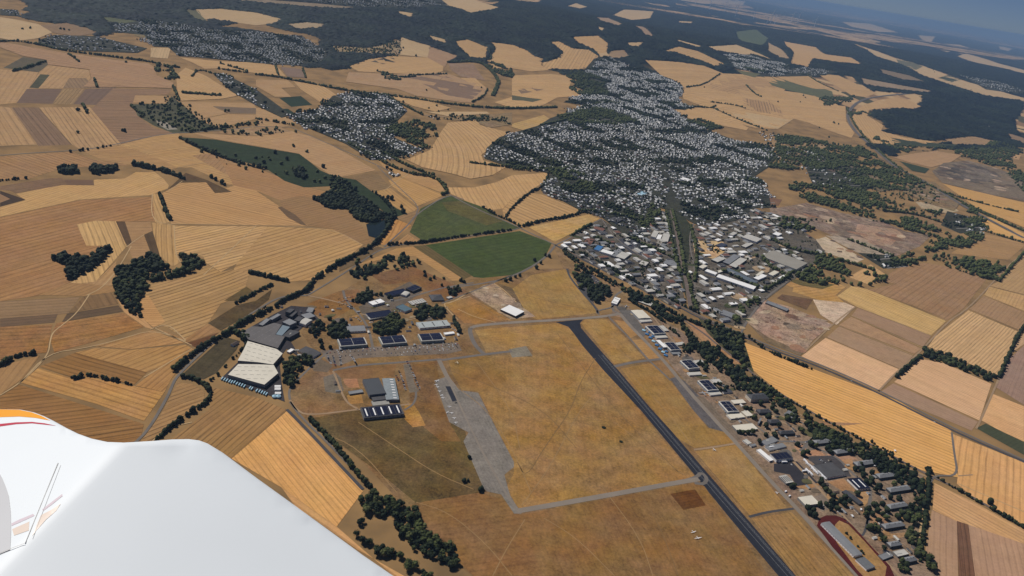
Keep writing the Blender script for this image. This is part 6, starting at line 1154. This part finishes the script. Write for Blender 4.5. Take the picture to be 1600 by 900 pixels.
# --- wind turbines on the far ridge
def turbine(p, label, hh, rot):
    x, y = g(*p); z = float(hz(x, y)); hh = min(420, max(150, hh * .09 * math.hypot(x, y) / FPX)); tw = hh / 110; root = empty('wind_turbine', (x, y, z), 0); m = MB(); n = 8
    for j, (zz, r) in enumerate(((0, 3.2 * tw), (hh, 1.8 * tw))): m.v += [(r * math.cos(2 * PI * i / n), r * math.sin(2 * PI * i / n), zz) for i in range(n)]
    m.f = [(i, (i + 1) % n, n + (i + 1) % n, n + i) for i in range(n)]; link('tower', m.me('tower'), WHITE, root)
    link('nacelle', MB().box(-2.5 * tw, -6 * tw, hh, 2.5 * tw, 6 * tw, hh + 5 * tw, True).me('nacelle'), WHITE, root)
    for k in range(3):
        b = MB(); b.box(-2.2 * tw, -.5 * tw, 0, 1.2 * tw, .5 * tw, hh * .3, True); b.v = [(X, Y, Z) for X, Y, Z in b.v]; b.box(-1.4 * tw, -.4 * tw, hh * .3, .8 * tw, .4 * tw, hh * .55, True); o = link('blade', b.me('blade'), WHITE, root, (0, -7 * tw, hh + 2.5 * tw)); o.rotation_euler = (0, rot + k * 2 * PI / 3, 0)
    tag(root, label, 'wind turbine', 'wind turbines on the far ridge')
for p, lab, hh, r_ in [((1086, 7), 'white wind turbine, leftmost on the ridge', 150, .3), ((1108, 15), 'white wind turbine, second from the left on the ridge', 170, .9), ((1132, 18), 'white wind turbine, third from the left on the ridge', 140, .1), ((1149, 25), 'tall white wind turbine, fourth from the left on the ridge', 210, .6), ((1177, 30), 'small white wind turbine between the two turbine groups', 110, .2),
    ((1197, 40), 'white wind turbine left of the bright turbine pair', 120, .8), ((1204, 36), 'white wind turbine, left of the bright turbine pair', 150, .4), ((1210, 38), 'white wind turbine directly left of the tallest right one', 130, 1.1), ((1235, 37), 'white wind turbine just left of the rightmost tall one', 130, .5), ((1246, 37), 'tall white wind turbine, rightmost bright one on the ridge', 200, .7), ((1272, 43), 'faint white wind turbine, rightmost of all', 110, .2)]: turbine(p, lab, hh, r_)
# ------------------------------------------------------------------ cars, trucks, aircraft
def car_mesh(m, L_=4.5, W_=1.85, van=False):
    b = MB(); x, y = L_ / 2, W_ / 2
    def loft(secs):
        n = len(b.v); 
        for (X, y_, z0, z1) in secs: b.v += [(X, -y_, z0), (X, y_, z0), (X, y_, z1), (X, -y_, z1)]
        for i in range(len(secs) - 1):
            for a, c in ((0, 1), (1, 2), (2, 3), (3, 0)): b.f.append((n + 4 * i + a, n + 4 * i + c, n + 4 * i + 4 + c, n + 4 * i + 4 + a))
        b.f.append((n, n + 1, n + 2, n + 3)); e = n + 4 * (len(secs) - 1); b.f.append((e + 3, e + 2, e + 1, e))
    if van: loft([(-x, y, .35, 2.2), (x * .55, y, .35, 2.25), (x * .8, y, .35, 1.3), (x, y * .9, .35, 1.0)]); nb = len(b.f); loft([(x * .5, y * .92, 1.2, 2.0), (x * .83, y * .9, 1.2, 1.4)])
    else: loft([(-x, y * .9, .35, .85), (-x * .85, y, .3, .95), (x * .6, y, .3, .92), (x, y * .85, .35, .7)]); nb = len(b.f); loft([(-x * .8, y * .85, .9, 1.0), (-x * .5, y * .78, .9, 1.45), (x * .15, y * .78, .9, 1.45), (x * .5, y * .86, .9, .95)])
    ng = len(b.f)
    for sx in (-.62, .62):
        for sy in (-1, 1): b.box(sx * x - .32, sy * y * .9 - .1, 0, sx * x + .32, sy * y * .9 + .1, .64)
    if not van: nr = len(b.f); b.box(-x * .48, -y * .74, 1.452, x * .12, y * .74, 1.5)
    me = b.me('parked_car'); mi = [0] * nb + [1] * (ng - nb) + [2] * ((nr if not van else len(b.f)) - ng) + ([0] * (len(b.f) - nr) if not van else [])
    me.polygons.foreach_set('material_index', np.array(mi, np.int32))
    for q in (m, GLASS, BLACKP): me.materials.append(q)
    return me
CK = [('white', WHITE), ('silver', SILVER), ('black', BLACKP), ('red', REDP), ('blue', BLUEP), ('dark grey', mat('grey_paint', (.09, .095, .1), .35, .05))]
CM = {n: car_mesh(m) for n, m in CK}; VM = {n: car_mesh(m, 5.6, 2.1, True) for n, m in CK[:2]}
TRM = MB(); TRM.box(-6, -1.25, 1, 4.2, 1.25, 3.8, True); TRM.box(4.5, -1.2, .6, 6.4, 1.2, 3.1, True)
for sx in (-5, -3.8, 5.4): TRM.box(sx - .5, -1.2, 0, sx + .5, 1.2, .95)
def pickc(wl=.34):
    u = rng.random(); return 'white' if u < wl else 'silver' if u < wl + .16 else 'black' if u < wl + .36 else 'red' if u < wl + .42 else 'blue' if u < wl + .5 else 'dark grey'
NC = [0]
def put_car(q, a, label, group, col, van=False, z=.93, sc=1.15):
    me = (VM if van and col in VM else CM)[col]; o = bpy.data.objects.new('parked_van' if van and col in VM else 'parked_car', me); C.objects.link(o); o.location = (q[0], q[1], z + float(hz(q[0], q[1]))); o.rotation_euler.z = a; o.scale = (sc,) * 3
    tag(o, label, 'van' if van and col in VM else 'car', group); NC[0] += 1
def carrow(key, s, n, fill=.9, across=True, wl=.34, z=.93):
    ln = GP(s); L_ = np.r_[0, np.cumsum(np.hypot(*np.diff(ln, axis=0).T))]; k = 0
    for i in range(n):
        if rng.random() > fill: continue
        t = (i + .5) / n * L_[-1]; q = np.array([np.interp(t, L_, ln[:, 0]), np.interp(t, L_, ln[:, 1])]); d = ln[-1] - ln[0]; a = math.atan2(d[1], d[0]) + (PI / 2 if across else 0) + rng.normal(0, .06); q = q + rng.normal(0, .6, 2)
        col = pickc(wl); k += 1; put_car(q, a, f"{col} car, {nth(k)} from upper left, {key}", 'cars ' + key, col, z=z)
carrow('of the outer row beside the great hall', '634,562;640,572;645,583;651,597;656,610', 19); carrow('of the middle row beside the great hall', '641,575;646,586;651,598;655,607', 10, .7); carrow('of the inner row beside the great hall', '621,577;626,587;631,600;634,611', 14, .85)
carrow('of the row left of the hall ramp', '617,584;622,592;626,602', 7, .8)
for i, s in enumerate(['512,549;560,546;600,545;650,541;700,536', '513,552;560,549;610,547.5;660,543;715,538', '530,557;575,554;620,552;670,547;716,541', '600,558;650,553;700,547;718,544', '640,550;690,541;718,531', '690,546;705,541;720,536']):
    carrow(f'of the {nth(i+1)} line before the hangars', s, [34, 34, 30, 20, 14, 8][i], .78)
for i, s in enumerate(['511,552;513,560;518,570', '520,556;522,564;525,573', '529,553;532,562;533,572', '550,557;554,564;558,572']): carrow(f'of the {nth(i+1)} column left of the grass plot', s, 10, .85)
for i, s in enumerate(['527,468;540,466;552,464', '528,473;540,470;550,472', '530,478;540,475;550,483', '542,479;550,482']): carrow(f'in the {nth(i+1)} line of the dusty park', s, 9, .8, wl=.25)
carrow('along the truck yard kerb', '1255,718;1265,729;1276,740;1284,748', 9, .9, False, .9); carrow('on the dark yard', '1280,718;1286,722;1292,726', 6, .9); carrow('on the camp square', '1234,690;1238,690;1243,690', 3, 1)
carrow('on the upper green-belt car park', '903,443;914,458;926,470', 9, .4); carrow('on the right green-belt car park', '921,431;935,441;950,453', 10, .7, wl=.6); carrow('beside the hangar lane', '1100,600;1120,628;1140,655', 9, .5, False); carrow('along the camp street', '1326,855;1330,822', 1, 0)
for i, s in enumerate(['1190,662;1206,684;1222,704', '1212,700;1232,722;1252,742', '1245,700;1262,690', '1300,790;1325,818', '1336,742;1352,760', '1372,812;1378,830', '1100,560;1118,580', '1030,500;1048,520']): carrow(f'in the {nth(i+1)} kerb line of the camp', s, 7, .6, False)
for i, s in enumerate(['640,506;660,514', '704,512;716,520', '576,505;590,502', '612,486;630,488', '556,496;566,505']): carrow(f'in the {nth(i+1)} yard line of the village', s, 6, .8)
for i, s in enumerate(['968,377;1020,393', '973,380;1023,397', '978,385;1015,399', '985,373;1027,391']): carrow(f'in the {nth(i+1)} aisle of the dealer lot', s, 15, .75, wl=.4, z=.8)
for i, p in enumerate([(1227.5, 769), (1233.5, 776), (1364, 739), (1331, 807), (1345, 797), (1398, 705), (1367, 729), (1182.5, 643)]):
    put_car(g(*p), rng.uniform(0, 3), ['upper white van on the lane beside the small framed workshop', 'lower white van on the lane beside the small framed workshop', 'white van at the end of a camp block', 'white van at the top right of the running track', 'white van on the camp street above the track', 'white van beside the second camp block', 'white van by the block with a grey hip roof', 'white van at the gable of a dark block'][i], 'single white vans', 'white', True, .95, 1.5)
for i, p in enumerate([(940, 422), (1062, 486), (1140, 518), (1330, 596), (1418, 639), (1290, 578), (1460, 660)]): put_car(g(*p), math.atan2(*(g(1460, 660) - g(1290, 578))[::-1]), f'{["white","black","white","white","silver","black","white"][i]} car driving on the main road, {nth(i+1)} from the left', 'cars on the main road', ["white", "black", "white", "white", "silver", "black", "white"][i], z=1.0)
tm = TRM.me('truck'); tm.materials.append(WHITE)
for i, p in enumerate([(1258, 722), (1262, 727), (1266, 730), (1270, 735), (1274, 739), (1281, 741), (1286, 747), (1261, 737), (1266, 741), (1256.5, 737.5), (1219, 722), (1225, 723.5), (1205, 700)]):
    q = g(*p); o = bpy.data.objects.new('truck', tm); C.objects.link(o); o.location = (q[0], q[1], .95); o.rotation_euler.z = -1.15 + (1.6 if i > 8 else 0) + rng.normal(0, .1); o.scale = (1.3,) * 3; tag(o, f'white truck, {nth(i+1)} along the asphalt yards counted from the upper left', 'truck', 'white trucks around the asphalt yards')
tl = MB(); tl.box(-6, -1.25, .9, 6, 1.25, 3.6, True)
for sx in (-4, -2.8): tl.box(sx - .5, -1.2, 0, sx + .5, 1.2, .88)
tl = tl.me('trailer'); tl.materials.append(LBLUE)
ln = GP('347,593;375,601;417,617')
for i in range(19):
    t = i / 18; q = ln[0] * (1 - t) + ln[2] * t + rng.normal(0, .6, 2); 
    if i in (10, 13): continue
    o = bpy.data.objects.new('trailer', tl); C.objects.link(o); o.location = (q[0], q[1], .95); o.rotation_euler.z = math.atan2(*(ln[2] - ln[0])[::-1]) + PI / 2 + .25; tag(o, f'pale blue trailer, {nth(i+1)} from the left, row below the cream factory', 'trailer', 'pale blue trailers below the cream factory')
# aircraft: fuselage, wings, tail as parts
def tube(secs, n=10):
    b = MB()
    for X, r, z in secs: b.v += [(X, r * math.cos(2 * PI * i / n), z + r * math.sin(2 * PI * i / n)) for i in range(n)]
    for j in range(len(secs) - 1):
        for i in range(n): b.f.append((j * n + i, j * n + (i + 1) % n, (j + 1) * n + (i + 1) % n, (j + 1) * n + i))
    b.f += [tuple(range(n))[::-1], tuple(range((len(secs) - 1) * n, len(secs) * n))]; return b
def plane(p, rz, span, length, m, label, group=None, z=1.0, low=False, name='parked_aircraft', tips=False):
    x, y = g(*p, z); root = empty(name, (x, y, z), rz); s = length / 8; r = .62 * s if span / length < 1.8 else .42 * s; h = 1.3 * s
    link('fuselage', tube([(4 * s, .1 * s, h), (3.6 * s, r * .7, h), (2 * s, r, h), (.3 * s, r, h + .1 * s), (-1.5 * s, r * .55, h + .2 * s), (-4 * s, .12 * s, h + .35 * s)]).me('fuselage'), m, root)
    wz = h - .25 * s if low else h + .5 * s; c = span * .055 if span / length > 1.8 else span * .075
    w = MB(); w.add([(1.2 * s + c, 0, wz), (1.2 * s - c, 0, wz), (1.1 * s - c * .5, span / 2, wz + span * .03), (1.1 * s + c * .5, span / 2, wz + span * .03), (1.2 * s + c, 0, wz + .18 * s), (1.2 * s - c, 0, wz + .1 * s), (1.1 * s - c * .5, span / 2, wz + span * .03 + .06 * s), (1.1 * s + c * .5, span / 2, wz + span * .03 + .1 * s)], [(4, 5, 6, 7), (3, 2, 1, 0), (0, 4, 7, 3), (1, 2, 6, 5), (2, 3, 7, 6)])
    a = w.me('wing'); link('wing', a, m, root); w.v = [(X, -Y, Z) for X, Y, Z in w.v]; w.f = [f[::-1] for f in w.f]; link('wing', w.me('wing'), m, root)
    link('tailplane', MB().box(-4.1 * s, -1.5 * s, h + .35 * s, -3.2 * s, 1.5 * s, h + .45 * s, True).me('tailplane'), m, root)
    f = MB(); f.add([(-3 * s, -.05, h + .4 * s), (-4.1 * s, -.05, h + .4 * s), (-4.3 * s, -.05, h + 1.7 * s), (-3.8 * s, -.05, h + 1.7 * s), (-3 * s, .05, h + .4 * s), (-4.1 * s, .05, h + .4 * s), (-4.3 * s, .05, h + 1.7 * s), (-3.8 * s, .05, h + 1.7 * s)], [(3, 2, 1, 0), (4, 5, 6, 7), (0, 4, 7, 3), (1, 2, 6, 5), (2, 3, 7, 6)]); link('fin', f.me('fin'), m, root)
    link('cockpit', tube([(2.6 * s, .05, h + r * .6), (2.1 * s, r * .6, h + r * .75), (1 * s, r * .6, h + r * .8), (.5 * s, .05, h + r * .8)], 8).me('cockpit'), GLASS, root)
    g_ = MB(); g_.box(1.5 * s, -.9 * s, 0, 2 * s, -.7 * s, .5 * s).box(1.5 * s, .7 * s, 0, 2 * s, .9 * s, .5 * s); link('landing_gear', g_.me('landing_gear'), BLACKP, root); tag(root, label, 'aeroplane', group)
GA = 'small aircraft parked along the apron edge'
for i, p in enumerate([(681.5, 596), (684.5, 595.3), (681.5, 602), (683.5, 605.5), (686.8, 612), (690.5, 618.3), (692, 622), (699.5, 645), (705.5, 646), (702, 636), (709.5, 654), (712, 661)]):
    plane(p, 2.2 + rng.normal(0, .25), 10.5, 7.5, WHITE, f'small white aeroplane, {nth(i+1)} from the top along the apron edge', GA)
plane((713.8, 567.5), .4, 14, 11, mat('cream_paint', (.72, .62, .42), .4, .04), 'cream aeroplane on the grass beside the taxiway bend'); plane((979, 479.5), 2.8, 24, 17, SILVER, 'grey aeroplane parked above the large pale hangar', low=True); plane((1099, 616), 1.9, 30, 20, mat('dark_silver', (.30, .31, .32), .4, .08), 'big twin-tone aeroplane in front of the fourth solar hangar', low=True)
plane((712, 629.5), 1.0, 9, 8, BLACKP, 'small black aeroplane on the grey apron'); plane((1115.5, 703.5), .6, 12, 9, WHITE, 'white aeroplane at the edge of the dark runway'); plane((1213.5, 770.5), 1.6, 10, 8, WHITE, 'small white aircraft on the grass by the taxiway'); plane((812, 487), .3, 10, 8, WHITE, 'white aeroplane beside the new white hall')
plane((1083, 831.5), -1.0, 15, 7, WHITE, 'white glider on the grass, upper of the two beside the runway', 'gliders on the grass', name='glider'); plane((1090, 841), -1.15, 18, 8, WHITE, 'white glider on the grass, lower of the two beside the runway', 'gliders on the grass', name='glider')
for i, (a, b) in enumerate([(1150, 610), (1163, 571)]): pass
# bunkers and cone markers on the infield
for lab, p, r in [('dark scrub mound on the infield, upper of the two', (943, 668.5), 6), ('dark scrub mound on the infield, lower of the two', (970, 690.5), 5)]:
    x, y = g(*p); root = empty('shrub', (x, y, .8)); o = bpy.data.objects.new('foliage', CROWNS[0]); C.objects.link(o); o.parent = root; o.scale = (r, r, r * .35); o.location = (0, 0, 1); tag(root, lab, 'shrub', 'mounds on the infield')
# ------------------------------------------------------------------ the aircraft's own wing
def ray(px, py): return fw * FPX + RT * (px - 800) + UP * (450 - py)
nA = np.array([.15, -.10, .96]); nA /= np.linalg.norm(nA); X0 = CAM + ray(400, 800) / FPX * 3.0
def hit(px, py, n, X): d = ray(px, py); return d, n.dot(X - CAM) / n.dot(d)
q1 = CAM + np.multiply(*hit(188, 694, nA, X0)); q2 = CAM + np.multiply(*hit(84, 800, nA, X0))
tt = (q2 - q1) / np.linalg.norm(q2 - q1); TH = math.radians(22); nB = nA * math.cos(TH) + np.cross(tt, nA) * math.sin(TH)
EL = [np.array(p, float) for p in ((296, 682), (318, 690), (345, 707), (450, 784), (612, 900), (800, 1040))]
def wp(px, py, up=0.0):
    p = np.array([px, py], float); dm = min(np.hypot(*(p - a_ - np.clip((p - a_) @ (b_ - a_) / ((b_ - a_) @ (b_ - a_)), 0, 1) * (b_ - a_))) for a_, b_ in zip(EL[:-1], EL[1:]))
    drop = .05 * (1 - math.sqrt(max(0, 1 - max(0, 1 - dm / 60) ** 2)))      # the nose of the aerofoil rolls over
    d, a = hit(px, py, nA, X0 - nA * drop); _, b = hit(px, py, nB, q1)
    s = (b - a); sl_ = hit(0, 760, nB, q1)[1] - hit(0, 760, nA, X0)[1]; sg = 1 if sl_ > 0 else -1
    m = .5 * (a + b) + sg * .5 * math.sqrt((a - b) ** 2 + 4e-11)
    n = nA if sg * s < 0 else nB
    return CAM + d * m + n * up
def skin(name, s, m, up=0.0, thick=None, step=14, parent=None, org=None):
    out = [np.array(p) for p in P(s)]; pts = []
    for i in range(len(out)):
        a, b = out[i], out[(i + 1) % len(out)]; k = max(1, int(np.hypot(*(b - a)) / step)); pts += [a + (b - a) * j / k for j in range(k)]
    w = np.array(pts); x0, y0 = w.min(0); x1, y1 = w.max(0); gx, gy = np.meshgrid(np.arange(x0, x1, step), np.arange(y0, y1, step)); q = np.c_[gx.ravel(), gy.ravel()] + .01; q = q[inpoly(q, w)]
    n = len(w); r = delaunay_2d_cdt([Vector(p) for p in w] + [Vector(p) for p in q], [(i, (i + 1) % n) for i in range(n)], [], 1, 1e-4)
    V = [wp(p[0], p[1], up) - org for p in r[0]]; F = [tuple(f) for f in r[2]]
    Vn = list(V)
    if thick:
        nn = len(V); b = MB()
        c = w.mean(0); ring0 = [wp(*p, up) - org for p in w]; rings = []
        for (o_, dn) in ((.012, .010), (.02, .03), (.012, thick), ):
            R_ = []
            for i in range(n):
                t = ring0[(i + 1) % n] - ring0[i - 1]; t /= np.linalg.norm(t); ou = np.cross(nA, t)
                if ou.dot(ring0[i] - (wp(*c) - org)) < 0: ou = -ou
                R_.append(ring0[i] + ou * o_ - nA * dn)
            rings.append(R_)
        allr = [ring0] + rings; base = len(Vn)
        for R_ in allr: Vn += R_
        for j in range(len(allr) - 1):
            for i in range(n): F.append((base + j * n + i, base + j * n + (i + 1) % n, base + (j + 1) * n + (i + 1) % n, base + (j + 1) * n + i))
        F.append(tuple(base + (len(allr) - 1) * n + i for i in range(n))[::-1])
    me = mesh(name, Vn, F); bm = bmesh.new(); bm.from_mesh(me); bmesh.ops.remove_doubles(bm, verts=bm.verts, dist=1e-4); bmesh.ops.recalc_face_normals(bm, faces=bm.faces) if thick else None; bm.to_mesh(me); bm.free()
    if not thick and me.polygons[0].normal.z < 0: me.flip_normals()
    me.polygons.foreach_set('use_smooth', np.ones(len(me.polygons), bool)); return link(name, me, m, parent)
gel = mat('white_gelcoat', (.745, .79, .81), .5, .05, .9, spec=.35, coat=0)
org = wp(300, 850); wr = empty('aircraft_wing', tuple(org))
skin('wing_skin', '-260,600;-100,632;0,639.5;30,640;50,644;65,649.5;80,657;100,668;118,677;140,685;165,690.5;192,692;215,691;240,689.5;270,687;296,686.5;310,688.5;322,693;345,707;400,748;450,784;520,835;565,868;612,900;700,963;800,1040;700,1300;-260,1200', gel, 0, .11, 14, wr, org)
skin('stripe', '-180,614;0,639.8;30,640.4;50,644.5;65,650;79,657.4;55,653;30,651;0,652;-180,636', mat('orange_paint', (.86, .35, .004), .35, .03, 2), .0007, None, 8, wr, org)
skin('stripe', '-120,668;0,662.5;25,660;50,659.3;70,661.5;88,665.5;50,661.6;25,663;0,666.5;-120,682', mat('crimson_paint', (.50, .03, .06), .35, .03, 2), .0007, None, 8, wr, org)
skin('aileron', '-120,640;-30,700;0,741;4,748;9,760;14,775;17,800;17.5,832;16,860;-120,918', mat('grey_gelcoat', (.56, .565, .57), .35, .03, 2.5, coat=.1), .0014, None, 10, wr, org)
skin('stripe', '18,818;30,812;52,803;54,806;32,816;18,822', mat('pink_reflection', (.66, .56, .60), .35, .03, 2), .0007, None, 8, wr, org); skin('stripe', '66,796;80,785;97,772;98,775;82,788;67,799', mat('pink_reflection', (.6, .5, .5)), .0007, None, 8, wr, org)  # reflection of the crimson winglet stripe, painted onto the skin as pink strips
skin('stripe', '19,827;46,815;45,829;22,837', mat('peach_reflection', (.74, .62, .52), .35, .03, 2), .0007, None, 8, wr, org); skin('stripe', '64,805;80,797;95,787;88,798;72,812;56,830;50,838', mat('peach_reflection', (.7, .6, .5)), .0007, None, 8, wr, org)  # reflection of the orange winglet stripe, likewise painted on in peach
def strip(a, b, w, m, nm, up=.0012):
    A, B = np.array(a), np.array(b); t = (B - A) / np.hypot(*(B - A)); p = np.array([-t[1], t[0]]) * w / 2
    return skin(nm, ';'.join('%.2f,%.2f' % tuple(v) for v in (A + p, B + p, B - p, A - p)), m, up, None, 10, wr, org)
sg_ = mat('seam_grey', (.45, .44, .42), .5, .1, 2); strip((89.5, 726), (40, 848), .9, sg_, 'seam'); strip((95, 727), (51, 842), .5, mat('seam_light', (.45, .45, .44), .5, .05, 2), 'seam'); strip((39, 850), (-100, 905), .7, sg_, 'seam', .004)
rod = MB(); A_, B_ = wp(91, 724, .002) - org, wp(39.5, 849, .002) - org; dd = (B_ - A_) / np.linalg.norm(B_ - A_); e1 = np.cross(dd, nA); e1 /= np.linalg.norm(e1); e2 = np.cross(dd, e1)
for X in (A_, B_): rod.v += [tuple(X + .0014 * (math.cos(2 * PI * i / 8) * e1 + math.sin(2 * PI * i / 8) * e2)) for i in range(8)]
rod.f = [(i, (i + 1) % 8, 8 + (i + 1) % 8, 8 + i) for i in range(8)]; link('control_rod', rod.me('control_rod'), mat('rod_metal', (.60, .60, .58), .4, .05, 2), wr)
tag(wr, 'white glossy wing tip of the aircraft, with an orange and crimson striped winglet', 'wing')
# ------------------------------------------------------------------ the air
zt = H + 25
me = MB().box(-220000, -8000, -2, 220000, 260000, zt, True).me('haze'); m = bpy.data.materials.new('haze'); m.use_nodes = True; t = m.node_tree
t.nodes.remove(t.nodes['Principled BSDF']); pv = t.nodes.new('ShaderNodeVolumePrincipled'); t.links.new(pv.outputs[0], t.nodes['Material Output'].inputs['Volume'])
pv.inputs['Color'].default_value = HAZE_C + (1,); pv.inputs['Density'].default_value = HAZE_D; pv.inputs['Anisotropy'].default_value = .0
hb = link('haze', me, m); hb['kind'] = 'stuff'; bpy.context.view_layer.update()
